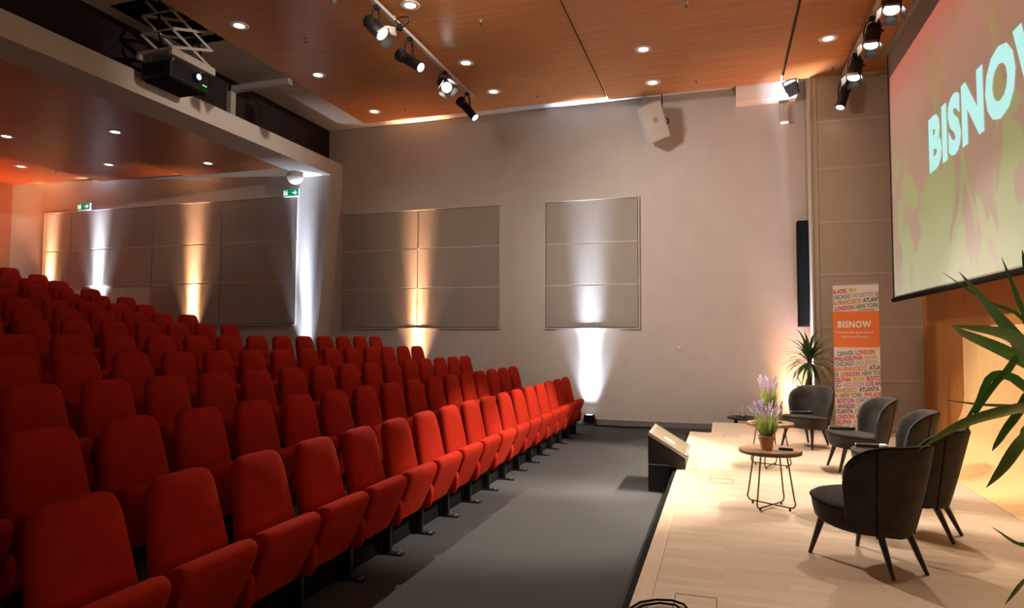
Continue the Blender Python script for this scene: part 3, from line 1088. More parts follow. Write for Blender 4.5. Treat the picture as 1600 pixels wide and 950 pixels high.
# boxed-in duct under the ceiling at the corner of the far wall
bm = B()
prism(bm, [(D, 5.91), (D, 6.26), (11.95, 6.26), (11.95, 6.20), (12.2, 5.91)], 'x', 0.29, 1.30)
struct('trim_7', bm, M['wall'])
t = thing('flood_light', 'square black floodlight under the ceiling corner by the panelled wall', 'lamp', (1.20, 11.93, 5.93), rot=(R(18), R(-15), R(-25)))
bm = B()
box(bm, -0.09, 0.09, -0.05, 0.05, -0.11, 0.10, 0.01)
obj('lamp_case', bm, M['black'], t)
bm = B()
box(bm, -0.075, 0.075, -0.056, -0.048, -0.095, 0.085)
obj('front_glass', bm, M['darkglass'], t)
bm = B()
for s in (-0.105, 0.105):
    box(bm, s - .006, s + .006, -0.02, 0.02, -0.02, 0.17)
box(bm, -0.11, 0.11, -0.02, 0.02, 0.16, 0.172)
obj('bracket', bm, M['black'], t)
t = thing('motion_sensor', 'small pale box on the wall just below the square black floodlight', 'sensor', (1.11, D, 5.70))
bm = B()
box(bm, -0.06, 0.06, -0.10, 0, -0.16, 0.16, 0.012)
obj('sensor_case', bm, M['speakerwhite'], t)
bm = B()
box(bm, -0.07, 0.07, -0.13, 0, -0.19, -0.15, 0.010)
obj('sensor_lip', bm, M['speakerwhite'], t)

# slim black column loudspeaker
t = thing('column_loudspeaker', 'tall slim black column loudspeaker above the potted plant', 'speaker', (1.36, 12.31, 1.86))
bm = B()
box(bm, -0.095, 0.075, -0.10, 0.10, 0, 1.84, 0.008)
obj('cabinet', bm, M['matblack'], t)
bm = B()
box(bm, -0.085, 0.065, -0.108, -0.098, 0.02, 1.82, 0.003)
obj('grille', bm, M['matblack'], t)
bm = B()
for z in (0.3, 1.5):
    box(bm, -0.03, 0.03, 0.095, 0.193, z, z + 0.08)
obj('wall_bracket', bm, M['black'], t)

# rear window
bm = B()
for q_ in ((9.0, 10.95, 3.55, 3.65), (9.0, 10.95, 4.65, 4.75), (10.85, 10.95, 3.65, 4.65), (9.0, 9.1, 3.65, 4.65)):
    box(bm, -16.92, -16.84, q_[0], q_[1], q_[2], q_[3])
box(bm, -16.92, -16.87, 9.1, 10.85, 3.65, 4.65, mi=1)
struct('window_1', bm, [M['greysteel'], M['darkglass']])

# ------------------------------------------------------------ projection screen
SX = 2.5
t = thing('projection_screen', 'wide projection screen with white BISNOW lettering on a red to green picture', 'screen', (SX, 11.2, 2.25))
bm = B()
box(bm, 0.0, 0.012, -7.6, 0.03, 0.03, 3.80)
obj('screen_cloth', bm, M['fabricgrey'], t)
bm = B()
box(bm, -0.004, 0.001, -7.0, -0.07, 0.05, 3.40)
pic = obj('picture', bm, M['screen'], t)
bm = B()
cyl(bm, (0.006, 0.06, 0.0), (0.006, -7.6, 0.0), 0.035, 12)
obj('bottom_bar', bm, M['matblack'], t, smooth=40)
bm = B()
box(bm, -0.003, 0.014, 0.0, 0.045, 0.0, 3.80)
obj('side_border', bm, M['matblack'], t)
bm = B()
box(bm, -0.06, 0.10, -7.7, 0.10, 3.80, 3.85)
obj('roller_case', bm, M['greysteel'], t)
tb = text_mesh('BISNOW', 0.92, bold=0.050, gap=1.10)
xs = [v.co.x for v in tb.verts]; ys = [v.co.y for v in tb.verts]
kx = 3.48 / (max(xs) - min(xs)); ky = 0.69 / (max(ys) - min(ys))
x0_, y0_ = min(xs), min(ys)
for v in tb.verts:
    v.co = Vector((-0.012, 9.24 - 11.2 - (v.co.x - x0_) * kx, 3.70 - 2.25 + (v.co.y - y0_) * ky))
obj('lettering', tb, M['screentext'], pic)

# ------------------------------------------------------------ roll-up banner
BW, BH = 0.60, 2.21
t = thing('rollup_banner', 'tall roll-up banner of colourful city names with an orange BISNOW block', 'banner', (1.885, 10.72, HS), rotz=R(-12))
bm = B()
box(bm, -BW / 2, BW / 2, -0.004, 0.004, 0.08, BH)
cloth = obj('banner_cloth', bm, M['banner'], t)
bm = B()
box(bm, -BW / 2 - 0.02, BW / 2 + 0.02, -0.09, 0.09, 0.0, 0.085, 0.012)
obj('base_cassette', bm, M['steel'], t)
bm = B()
cyl(bm, (0, 0.02, 0.08), (0, 0.02, BH), 0.012, 8)
box(bm, -BW / 2 - .005, BW / 2 + .005, -0.010, 0.012, BH - 0.012, BH + 0.012, 0.003)
obj('support_pole', bm, M['steel'], t)
bm = B()
box(bm, -BW / 2, BW / 2, -0.0065, -0.003, 1.28, 1.81)
block = obj('orange_block', bm, M['orange'], t)
PAL = {'b': (0.10, 0.22, 0.33), 'l': (0.42, 0.38, 0.46), 'o': (0.62, 0.22, 0.08), 'k': (0.06, 0.05, 0.06), 'r': (0.60, 0.05, 0.06), 'g': (0.12, 0.26, 0.10),
       'y': (0.68, 0.50, 0.14), 'm': (0.55, 0.04, 0.14), 'p': (0.24, 0.07, 0.22), 't': (0.10, 0.36, 0.38)}
pk = list(PAL)
pm = [mat('banner_ink_' + k, PAL[k], 0.6, noise=0.05) for k in pk]
rows_txt = [(2.150, [('PHILADEL', 'r'), ('MIA', 'y')], -0.05), (2.065, [('CHICAGO', 'b'), ('HOUSTON', 'l'), ('LOS', 'k')], -0.02), (1.980, [('SAN FRANCISCO', 'o'), ('ATLANTA', 'k')], -0.06),
            (1.895, [('LONDON', 'm'), ('NEW YORK', 'g')], 0.03), (1.815, [('PHIA', 'r'), ('MIAMI', 'y'), ('BOSTON', 'm')], 0.01), (1.740, [('ATLANTA', 'g'), ('ANGELES', 'k')], 0.10),
            (1.222, [('DENVER', 'b'), ('LONDON', 'r')], 0.05), (1.145, [('PHILADELPHIA', 'r'), ('MIAMI', 'y')], 0.01), (1.068, [('CHICAGO', 'b'), ('HOUSTON', 'l')], 0.01),
            (0.990, [('SAN FRANCISCO', 'o'), ('ATLANTA', 'k')], 0.0), (0.912, [('ER', 'b'), ('LONDON', 'm'), ('NEW YORK', 'g')], 0.0), (0.835, [('DELPHIA', 'r'), ('MIAMI', 'y'), ('BOSTON', 'm')], 0.0),
            (0.758, [('GO', 'b'), ('HOUSTON', 'l'), ('LOS ANGELES', 'p')], 0.0), (0.680, [('FRANCISCO', 'o'), ('ATLANTA', 'k')], -0.01), (0.602, [('N', 'r'), ('NEW YORK', 'g'), ('PHILADELPHIA', 'r')], 0.0),
            (0.525, [('BOSTON', 'm'), ('CHICAGO', 'b')], 0.03), (0.447, [('S ANGELES', 'p'), ('HOUSTON', 'l')], -0.01), (0.370, [('ATLANTA', 'k'), ('DENVER', 't')], -0.02), (0.292, [('LONDON', 'm'), ('PHILADELPHIA', 'r')], 0.0),
            (0.215, [('DELPHIA', 'r'), ('MIAMI', 'y'), ('BOSTON', 'm')], 0.0), (0.138, [('GO', 'b'), ('HOUSTON', 'l'), ('LOS ANGELES', 'p')], 0.0)]
for zc, words_, x_off in rows_txt:
    allb = B()
    cur = -BW / 2 + x_off
    for w_, k in words_:
        tb = text_mesh(w_, 0.088, bold=0.0022, sx=0.64)
        xs = [v.co.x for v in tb.verts]
        wd = max(xs) - min(xs)
        mi = pk.index(k)
        for v in tb.verts:
            x = cur + v.co.x - min(xs)
            v.co = Vector((x, -0.0068, zc - 0.05 + v.co.y + 0.09 * x))
        merge(allb, tb, mi)
        cur += wd + 0.028
    for co, no in (((BW / 2 - .002, 0, 0), (1, 0, 0)), ((-BW / 2 + .002, 0, 0), (-1, 0, 0)), ((0, 0, BH - .016), (0, 0, 1)), ((0, 0, 0.09), (0, 0, -1))):
        bmesh.ops.bisect_plane(allb, geom=allb.verts[:] + allb.edges[:] + allb.faces[:], plane_co=co, plane_no=no, clear_outer=True)
    bmesh.ops.delete(allb, geom=[f for f in allb.faces if 1.275 < f.calc_center_median().z < 1.815], context='FACES')
    obj('city_lettering', allb, pm, cloth)
for s, size, bold, z, wd in (('BISNOW', 0.13, 0.0065, 1.575, 0.44), ('Commercial Real Estate', 0.05, 0.0004, 1.485, 0.49), ('News and Events', 0.05, 0.0004, 1.420, 0.35)):
    tb = text_mesh(s, size, bold=bold, gap=1.12 if bold > .003 else 1.0)
    xs = [v.co.x for v in tb.verts]
    k = wd / (max(xs) - min(xs))
    m0 = (max(xs) + min(xs)) / 2
    for v in tb.verts:
        v.co = Vector(((v.co.x - m0) * k - 0.02, -0.0085, z + v.co.y))
    obj('white_lettering', tb, M['sign_text'], block)

# ------------------------------------------------------------ armchairs
def armchair_parts(t):
    # seat cushion
    def plan(s, n=36, grow=0.0):
        pts = []
        for k in range(n):
            a = 2 * PI * k / n
            c, s_ = math.cos(a), math.sin(a)
            e = 2.6
            x = math.copysign(abs(c) ** (2 / e), c)
            y = math.copysign(abs(s_) ** (2 / e), s_)
            w = 0.275 - 0.035 * max(0, -x)
            pts.append((0.03 + x * (0.295 if x > 0 else 0.235) * s, y * w * s * (1 if x > 0 else 1 - 0.12 * x * x)))
        return pts
    bm = B()
    rings = []
    for z, s in ((0.225, 0.80), (0.228, 0.88), (0.245, 0.93), (0.30, 0.975), (0.345, 0.995), (0.36, 1.0), (0.372, 0.985), (0.385, 0.93), (0.395, 0.80), (0.402, 0.5), (0.405, 0.2)):
        rings.append([(x, y, z + 0.03 * (x / 0.3)) for x, y in plan(s)])
    loft(bm, rings)
    seat = obj('seat', bm, M['velvet'], t, smooth=60)
    bm = B()
    tube(bm, [(x, y, 0.362 + 0.03 * (x / 0.3)) for x, y in plan(1.004)], 0.006, 6, closed=True)
    obj('piping', bm, M['pipe'], seat, smooth=True)
    # wrap-around shell
    NA = 44
    A0 = 76.0
    rings = []
    edge_top = []
    for i in range(NA + 1):
        a = -A0 + 2 * A0 * i / NA                     # 0 = straight back
        f = abs(a) / A0
        u = max(0.0, (f - 0.42) / 0.58)
        top = 0.755 - 0.012 * f - 0.20 * (1 - math.sqrt(max(0, 1 - u ** 2.0)))
        bot = 0.205 + 0.05 * f
        ca, sa = math.cos(R(a)), math.sin(R(a))
        th = 0.062 - 0.012 * f
        ring = []
        prof_o, prof_i = [], []
        nz = 7
        for k in range(nz):
            g = k / (nz - 1)
            z = bot + (top - bot) * g
            zz = (z - 0.2) / 0.55
            ro_x = 0.215 + 0.145 * zz ** 0.9             # flares backwards
            ro_y = 0.245 + 0.080 * math.sin(min(1, zz) * PI * 0.55)
            prof_o.append((-ca * ro_x - 0.015, sa * ro_y, z))
            bul = 0.012 * math.sin(g * PI)
            prof_i.append((-ca * (ro_x - th - bul) - 0.015, sa * (ro_y - th - bul), z))
        pt = prof_o[-1]; pi_ = prof_i[-1]
        mid = [((pt[0] * (1 - w) + pi_[0] * w), (pt[1] * (1 - w) + pi_[1] * w), top + 0.022 * math.sin(w * PI)) for w in (0.2, 0.5, 0.8)]
        ring = prof_o + mid + prof_i[::-1]
        rings.append(ring)
        edge_top.append(mid[0])
    # rounded end rings
    def shrink(r_, s, push):
        c = [sum(p[k] for p in r_) / len(r_) for k in range(3)]
        return [(c[0] + (p[0] - c[0]) * s + push, c[1] + (p[1] - c[1]) * s, c[2] + (p[2] - c[2]) * (0.5 + 0.5 * s)) for p in r_]
    rings = [shrink(rings[0], 0.3, 0.014), shrink(rings[0], 0.75, 0.009)] + rings + [shrink(rings[-1], 0.75, 0.009), shrink(rings[-1], 0.3, 0.014)]
    bm = B()
    loft(bm, rings)
    back = obj('backrest', bm, M['velvet'], t, smooth=70)
    bm = B()
    tube(bm, [(x * 1.004, y * 1.004, z) for x, y, z in edge_top], 0.006, 6)
    obj('piping', bm, M['pipe'], back, smooth=True)
    for s in (-1, 1):                                   # back seams
        bm = B()
        pts = []
        for k in range(8):
            g = k / 7
            z = 0.215 + (0.745 - 0.215) * g
            a = R(s * (38 + 6 * g))
            zz = (z - 0.2) / 0.55
            ro_x = 0.215 + 0.145 * zz ** 0.9
            ro_y = 0.245 + 0.080 * math.sin(min(1, zz) * PI * 0.55)
            pts.append((-math.cos(a) * ro_x - 0.0155, math.sin(a) * ro_y, z))
        tube(bm, pts, 0.0045, 6)
        obj('seam', bm, M['pipe'], back, smooth=True)
    for (x0, y0, x1, y1) in ((0.20, 0.17, 0.275, 0.205), (0.20, -0.17, 0.275, -0.205), (-0.17, 0.11, -0.285, 0.135), (-0.17, -0.11, -0.285, -0.135)):
        bm = B()
        tube(bm, [(x0, y0, 0.25), (x1, y1, 0.0)], 0.024, 10, r2=0.012)
        obj('leg', bm, M['blackwood'], t, smooth=50)


CH = [(0.865, 4.66, 128, 'charcoal velvet armchair nearest the camera, seen from behind'),
      (1.30, 5.50, 154, 'charcoal velvet armchair half hidden behind the nearest one'),
      (1.43, 6.64, 174, 'charcoal velvet armchair in the middle of five, a grey-tipped microphone on its seat'),
      (1.40, 7.88, 188, 'charcoal velvet armchair in front of the tall banner, black microphone on its seat'),
      (1.05, 9.40, 236, 'charcoal velvet armchair before the tall potted plant, farthest on the stage')]
first_chair = None
for x, y, a, lab in CH:
    if first_chair is None:
        first_chair = thing('armchair', lab, 'chair', (x, y, HS), R(a), 'charcoal velvet armchairs on the stage')
        armchair_parts(first_chair)
    else:
        dup(first_chair, (x, y, HS), R(a), lab)

# ------------------------------------------------------------ side tables
def side_table(loc, rz, lab):
    t = thing('side_table', lab, 'table', loc, rz, 'round side tables with wire legs')
    bm = B()
    lathe(bm, [(0.236, 0.447), (0.246, 0.450), (0.248, 0.475), (0.244, 0.479)], 40)
    top = obj('table_top', bm, M['tableedge'], t, smooth=40)
    bm = B()
    lathe(bm, [(0.243, 0.4785), (0.241, 0.4815), (0.1, 0.482)], 40)
    obj('wood_surface', bm, M['tablewood'], top, smooth=40)
    for k in range(2):
        a = PI / 4 + k * PI / 2
        c, s = math.cos(a), math.sin(a)
        bm = B()
        zb = 0.018 + k * 0.009
        pts = [(0.145, 0.448), (0.205, 0.09)] + [(0.21 - 0.035 + 0.038 * math.cos(R(u)), zb + 0.042 + 0.042 * math.sin(R(u))) for u in range(0, -91, -18)]
        full = pts + [(-p[0], p[1]) for p in pts[::-1]]
        tube(bm, [(c * p[0], s * p[0], p[1]) for p in full], 0.0065, 8)
        obj('wire_leg', bm, M['bronze'], t, smooth=True)
        for sg in (-1, 1):
            bm = B()
            lathe(bm, [(0.008, 0.0), (0.010, 0.008), (0.008, zb)], 10, (sg * c * 0.165, sg * s * 0.165, 0))
            obj('foot', bm, M['black'], t, smooth=40)
    return t


T1 = (0.372, 5.90)
T2 = (0.495, 7.76)
side_table((T1[0], T1[1], HS), R(12), 'round wooden side table with bronze wire legs, nearer the camera')
side_table((T2[0], T2[1], HS), R(25), 'round wooden side table with bronze wire legs, carrying a glass vase')
TT = HS + 0.482


def lavender(loc, lab, seed, pot=True, spread=1.0, hs=1.0):
    rnd = random.Random(seed)
    t = thing('lavender_plant', lab, 'plant', loc)
    zs = 0.0
    if pot:
        bm = B()
        lathe(bm, [(0.042, 0.0), (0.045, 0.002), (0.058, 0.082), (0.066, 0.084), (0.069, 0.116), (0.062, 0.118), (0.058, 0.104)], 28)
        obj('pot', bm, M['terracotta'], t, smooth=40)
        bm = B()
        lathe(bm, [(0.058, 0.100), (0.04, 0.106), (0.01, 0.107)], 20)
        obj('soil', bm, M['soil'], t)
        zs = 0.10
    fol = B()
    for k in range(260):
        a = rnd.random() * 2 * PI
        r0 = 0.036 * math.sqrt(rnd.random())
        lean = (0.015 + 0.085 * rnd.random()) * spread
        h = (0.09 + 0.15 * rnd.random()) * hs
        p0 = Vector((r0 * math.cos(a), r0 * math.sin(a), zs))
        p2 = p0 + Vector((lean * math.cos(a), lean * math.sin(a), h))
        p1 = p0.lerp(p2, 0.5) + Vector((0, 0, 0.012))
        w = 0.0042 + 0.0025 * rnd.random()
        sd = Vector((-math.sin(a + 1), math.cos(a + 1), 0)) * w
        v = [fol.verts.new(p) for p in (p0 - sd * .6, p0 + sd * .6, p1 + sd, p2, p1 - sd)]
        fol.faces.new(v)
    for k in range(34):
        a = rnd.random() * 2 * PI
        r0 = 0.03 * math.sqrt(rnd.random())
        lean = (0.02 + 0.12 * rnd.random()) * spread
        h = (0.20 + 0.13 * rnd.random()) * hs
        p0 = Vector((r0 * math.cos(a), r0 * math.sin(a), zs))
        p2 = p0 + Vector((lean * math.cos(a), lean * math.sin(a), h))
        p1 = p0.lerp(p2, 0.55) + Vector((0, 0, 0.02))
        tube(fol, [p0, p1, p2], 0.0014, 4)
        d = (p2 - p1).normalized()
        flo = B()
        rings_ = []
        u_ = d.cross(Vector((0.3, 0.2, 1))).normalized()
        w_ = d.cross(u_)
        for j in range(11):
            rr = (0.009 if j % 2 else 0.0055) * (0.35 + 0.65 * math.sin((j + 1) / 12 * PI))
            c = p2 + d * 0.0075 * (j - 6)
            rings_.append([c + (u_ * math.cos(q * PI / 3) + w_ * math.sin(q * PI / 3)) * rr * rnd.uniform(.8, 1.25) for q in range(6)])
        loft(flo, rings_)
        obj('flower_spike', flo, M['lavender'], t)
    obj('foliage', fol, M['lavgreen'], t)
    return t


lavender((T1[0] - 0.03, T1[1] - 0.06, TT), 'lavender in a terracotta pot on the nearer side table', 3, True, 1.0, 0.85)
t = thing('glass_vase', 'clear glass cylinder vase on the farther side table', 'vase', (T2[0] + 0.02, T2[1], TT))
bm = B()
lathe(bm, [(0.10, 0.0), (0.105, 0.004), (0.105, 0.20), (0.101, 0.20), (0.101, 0.012), (0.02, 0.012)], 32)
obj('vase_wall', bm, M['glass'], t, smooth=40)
lavender((T2[0] - 0.01, T2[1], TT + 0.014), 'taller lavender standing in the glass vase on the farther table', 8, True, 0.75, 1.15)
t = thing('presentation_clicker', 'small black clicker lying on the nearer side table', 'remote', (T1[0] + 0.12, T1[1] - 0.04, TT), R(-12))
bm = B()
box(bm, -0.055, 0.055, -0.018, 0.018, 0.0, 0.020, 0.006)
obj('clicker_case', bm, M['mic'], t)
bm = B()
box(bm, -0.02, 0.0, -0.008, 0.008, 0.019, 0.023, 0.002)
obj('button', bm, M['greysteel'], t)


def microphone(loc, rz, lab, tip):
    t = thing('microphone', lab, 'microphone', loc, rz, 'handheld microphones on the chairs', rot=(0, R(-2), rz))
    bm = B()
    tube(bm, [(-0.13, 0, 0.022), (-0.02, 0, 0.022), (0.06, 0, 0.022)], 0.017, 12, r2=0.022)
    obj('handle', bm, M['mic'], t, smooth=50)
    bm = B()
    tube(bm, [(0.058, 0, 0.022), (0.07, 0, 0.022), (0.10, 0, 0.022), (0.118, 0, 0.022), (0.124, 0, 0.022)], 0.024, 14)
    for v in bm.verts:
        if v.co.x > 0.11:
            k = 0.75 if v.co.x < 0.12 else 0.45
            v.co.y *= k
            v.co.z = 0.022 + (v.co.z - 0.022) * k
    obj('head_grille', bm, tip, t, smooth=60)
    bm = B()
    tube(bm, [(-0.135, 0, 0.022), (-0.128, 0, 0.022)], 0.017, 12)
    obj('end_cap', bm, M['micwhite'], t, smooth=50)
    return t


microphone((1.27, 6.60, HS + 0.424), R(-20), 'black microphone with a grey head on the middle armchair', M['micwhite'])
microphone((1.22, 7.80, HS + 0.424), R(-15), 'black microphone with a silver cap on the armchair before the banner', M['mic'])
microphone((0.98, 9.28, HS + 0.424), R(-10), 'black microphone on the farthest armchair, before the plant', M['mic'])

# low black table with glasses and candle behind the stage
LT = (0.33, 11.95)
t = thing('low_table', 'small black low table on the floor behind the stage, holding glasses and a candle', 'table', (LT[0], LT[1], 0))
bm = B()
lathe(bm, [(0.24, 0.275), (0.26, 0.280), (0.26, 0.305), (0.25, 0.31)], 32)
obj('table_top', bm, M['black'], t, smooth=40)
for k in range(4):
    a = PI / 4 + k * PI / 2
    bm = B()
    tube(bm, [(0.16 * math.cos(a), 0.16 * math.sin(a), 0.277), (0.19 * math.cos(a), 0.19 * math.sin(a), 0.0)], 0.03, 10, r2=0.024)
    obj('leg', bm, M['black'], t, smooth=50)
for dx, dy, s in ((-0.17, -0.05, 'clear drinking glass at the outer edge of the low black table'), (-0.07, -0.10, 'clear drinking glass next to the candle on the low black table')):
    bm = B()
    lathe(bm, [(0.032, 0.0), (0.040, 0.10), (0.038, 0.10), (0.030, 0.008), (0.01, 0.008)], 20, (LT[0] + dx, LT[1] + dy, 0.311))
    tag(obj('drinking_glass', bm, M['glass'], smooth=40), s, 'glass')
t = thing('candle', 'slim pale candle in a dark dish on the low black table', 'candle', (LT[0] + 0.0, LT[1] + 0.0, 0.311))
bm = B()
lathe(bm, [(0.018, 0.010), (0.018, 0.19), (0.012, 0.194)], 16)
obj('wax', bm, M['candle'], t, smooth=40)
bm = B()
lathe(bm, [(0.05, 0.0), (0.06, 0.012), (0.05, 0.010), (0.01, 0.009)], 20)
obj('dish', bm, M['black'], t, smooth=40)
bm = B()
cyl(bm, (0, 0, 0.192), (0.001, 0, 0.203), 0.0015, 5)
obj('wick', bm, M['matblack'], t)

# ------------------------------------------------------------ plants
def blade(bm, base, az, pitch, length, width, droop, n=10, twist=0.0):
    """one strap leaf: folded cross-section, bending down along its length."""
    p = Vector(base)
    el = pitch
    step = length / n
    rows_ = []
    for k in range(n + 1):
        f = k / n
        w = width * (0.35 + 0.65 * min(1, f * 4)) * (1 - max(0, (f - 0.3) / 0.7) ** 1.7) + 0.0008
        d = Vector((math.cos(az) * math.cos(el), math.sin(az) * math.cos(el), math.sin(el)))
        sd = Vector((-math.sin(az), math.cos(az), 0))
        nn = sd.cross(d) * -1
        tw = twist * f
        s2 = sd * math.cos(tw) + nn * math.sin(tw)
        n2 = nn * math.cos(tw) - sd * math.sin(tw)
        fold = 0.22 * w
        rows_.append((bm.verts.new(p - s2 * w + n2 * fold), bm.verts.new(p), bm.verts.new(p + s2 * w + n2 * fold)))
        p = p + d * step
        el -= droop / n * (0.4 + 1.2 * f)
    for a, b_ in zip(rows_, rows_[1:]):
        for j in range(2):
            bm.faces.new((a[j], a[j + 1], b_[j + 1], b_[j]))


def yucca(loc, lab, heads, seed, pot_r, pot_h, trunk_pts, trunk_r):
    rnd = random.Random(seed)
    t = thing('potted_dracaena', lab, 'plant', loc)
    bm = B()
    lathe(bm, [(pot_r * .75, 0), (pot_r * .78, 0.004), (pot_r, pot_h - .02), (pot_r, pot_h), (pot_r * .92, pot_h), (pot_r * .9, pot_h - .05)], 28)
    obj('pot', bm, M['pot'], t, smooth=40)
    bm = B()
    lathe(bm, [(pot_r * .9, pot_h - .05), (pot_r * .5, pot_h - .035), (0.02, pot_h - .03)], 20)
    obj('soil', bm, M['soil'], t)
    for pts in trunk_pts:
        bm = B()
        tube(bm, pts, trunk_r, 12, r2=trunk_r * 0.85)
        obj('trunk', bm, M['trunk'], t, smooth=60)
    for (c, n, ln, wd) in heads:
        bm = B()
        for k in range(n):
            az = k * 2.39996 + rnd.uniform(-.2, .2)
            f = k / n
            pitch = R(80 - 112 * f ** 0.8 + rnd.uniform(-12, 12))
            blade(bm, Vector(c) + Vector((math.cos(az) * .015, math.sin(az) * .015, 0.12 * (1 - f))), az, pitch, ln * rnd.uniform(.75, 1.1), wd * rnd.uniform(.8, 1.15), R(35 + 45 * rnd.random() * f + 15), twist=rnd.uniform(-.3, .3))
        obj('leaf_crown', bm, M['leafdark'], t, smooth=60)
    return t


yucca((1.30, 11.32, HS), 'tall potted dracaena with spiky leaves standing behind the farthest armchair',
      [((0.02, 0, 1.00), 70, 0.50, 0.024), ((-0.06, -0.03, 0.42), 26, 0.42, 0.018)], 5, 0.17, 0.32,
      [[(0, 0, 0.28), (0.02, 0, 0.6), (0.01, 0, 0.85), (0.02, 0, 1.08)], [(-0.05, -0.03, 0.28), (-0.06, -0.03, 0.46)]], 0.036)

# big plant close to the camera: only the leaf ends reach into the photograph
t = thing('foreground_dracaena', 'large dracaena close to the camera with long drooping leaves over the stage', 'plant', (1.30, 2.60, HS))
bm = B()
lathe(bm, [(0.15, 0), (0.155, 0.004), (0.20, 0.33), (0.20, 0.36), (0.185, 0.36), (0.18, 0.31)], 28)
obj('pot', bm, M['pot'], t, smooth=40)
bm = B()
lathe(bm, [(0.18, 0.31), (0.1, 0.325), (0.02, 0.33)], 20)
obj('soil', bm, M['soil'], t)
bm = B()
tube(bm, [(0, 0, 0.31), (0.02, 0.01, 0.6), (0.0, 0.0, 0.9), (0.01, 0, 1.16)], 0.032, 12)
obj('trunk', bm, M['trunk'], t, smooth=60)


def guided_leaf(bm, pts, width, tilt=0.0, n=16):
    """a strap leaf following a smooth line through given points (root first)."""
    P = [Vector(p) for p in pts]
    def cr(f):
        m = len(P) - 1
        i = min(int(f * m), m - 1)
        u = f * m - i
        p0 = P[max(i - 1, 0)] if i > 0 else P[0] * 2 - P[1]
        p1, p2 = P[i], P[i + 1]
        p3 = P[i + 2] if i + 2 <= m else P[m] * 2 - P[m - 1]
        return 0.5 * ((2 * p1) + (p2 - p0) * u + (2 * p0 - 5 * p1 + 4 * p2 - p3) * u * u + (3 * p1 - p0 - 3 * p2 + p3) * u ** 3)
    rows_ = []
    for k in range(n + 1):
        f = k / n
        p = cr(f)
        d = (cr(min(1, f + .02)) - cr(max(0, f - .02))).normalized()
        sd = d.cross(Vector((0.35, 0.9, 0.1)))
        sd = sd.normalized() if sd.length > 1e-4 else Vector((1, 0, 0))
        nn = sd.cross(d)
        s2 = sd * math.cos(tilt) + nn * math.sin(tilt)
        n2 = nn * math.cos(tilt) - sd * math.sin(tilt)
        w = width * (0.4 + 0.6 * min(1, f * 4)) * (1 - max(0, (f - 0.35) / 0.65) ** 1.6) + 0.0006
        rows_.append((bm.verts.new(p - s2 * w + n2 * w * .25), bm.verts.new(p), bm.verts.new(p + s2 * w + n2 * w * .25)))
    for a, b_ in zip(rows_, rows_[1:]):
        for j in range(2):
            bm.faces.new((a[j], a[j + 1], b_[j + 1], b_[j]))


def at(px_, py_, Y):
    c = Vector(((px_ - 800) / 1020, (475 - py_) / 1020, 1))
    d = rx * c.x + up * c.y + fw * c.z
    return Vector((0, 0, 1.645)) + d * (Y / d.y) - Vector((1.30, 2.60, HS))


CR = (0.0, 0.0, 1.13)
crown = B()
guided_leaf(crown, [CR, at(1640, 590, 2.5), at(1575, 515, 2.35), at(1498, 424, 2.2)], 0.0315, 0.50)
guided_leaf(crown, [CR, at(1640, 570, 2.4), at(1575, 525, 2.2), at(1488, 508, 2.05)], 0.0315, 0.45)
guided_leaf(crown, [CR, at(1640, 585, 2.7), at(1560, 545, 2.6), at(1510, 523, 2.5), at(1484, 507, 2.4)], 0.0231, 0.20)
guided_leaf(crown, [CR, at(1640, 640, 2.3), at(1570, 645, 2.1), at(1500, 665, 1.95), at(1436, 702, 1.85)], 0.0231, 0.35)
guided_leaf(crown, [CR, at(1640, 660, 2.2), at(1600, 690, 2.0), at(1565, 735, 1.9), at(1541, 762, 1.85)], 0.0210, 0.40)
guided_leaf(crown, [CR, at(1620, 560, 2.6), at(1570, 585, 2.5), at(1535, 630, 2.45), at(1500, 690, 2.4)], 0.0126, 0.45)
guided_leaf(crown, [CR, at(1630, 620, 2.7), at(1580, 590, 2.7), at(1548, 590, 2.7), at(1525, 635, 2.7), at(1496, 672, 2.7)], 0.0168, 0.30)
guided_leaf(crown, [CR, at(1630, 640, 2.55), at(1580, 635, 2.5), at(1530, 632, 2.45), at(1478, 625, 2.4)], 0.0063, 0.15)
guided_leaf(crown, [CR, at(1640, 590, 2.6), at(1600, 500, 2.5), at(1540, 470, 2.45), at(1473, 426, 2.4)], 0.0063, 0.15)
guided_leaf(crown, [CR, at(1640, 560, 2.5), at(1600, 490, 2.45), at(1580, 440, 2.4), at(1565, 402, 2.4)], 0.0084, 0.25)
guided_leaf(crown, [CR, at(1640, 560, 2.3), at(1620, 470, 2.2), at(1603, 420, 2.2), at(1597, 390, 2.2)], 0.0126, 0.25)
guided_leaf(crown, [CR, at(1650, 700, 2.0), at(1640, 820, 1.8), at(1600, 852, 1.75), at(1549, 823, 1.7)], 0.0105, 0.25)
guided_leaf(crown, [CR, at(1660, 760, 1.9), at(1640, 880, 1.7), at(1600, 910, 1.6), at(1570, 945, 1.55)], 0.0105, 0.25)
guided_leaf(crown, [CR, at(1640, 600, 2.6), at(1585, 655, 2.55), at(1560, 690, 2.5), at(1550, 705, 2.5)], 0.0147, 0.30)
rnd = random.Random(11)
for k in range(26):
    az = rnd.uniform(-1.9, 1.2)
    blade(crown, Vector(CR) + Vector((0, 0, rnd.uniform(-.05, .05))), az, R(rnd.uniform(-15, 75)), rnd.uniform(.4, .6), 0.026, R(rnd.uniform(40, 80)))
obj('leaf_crown', crown, M['leaf'], t, smooth=60)

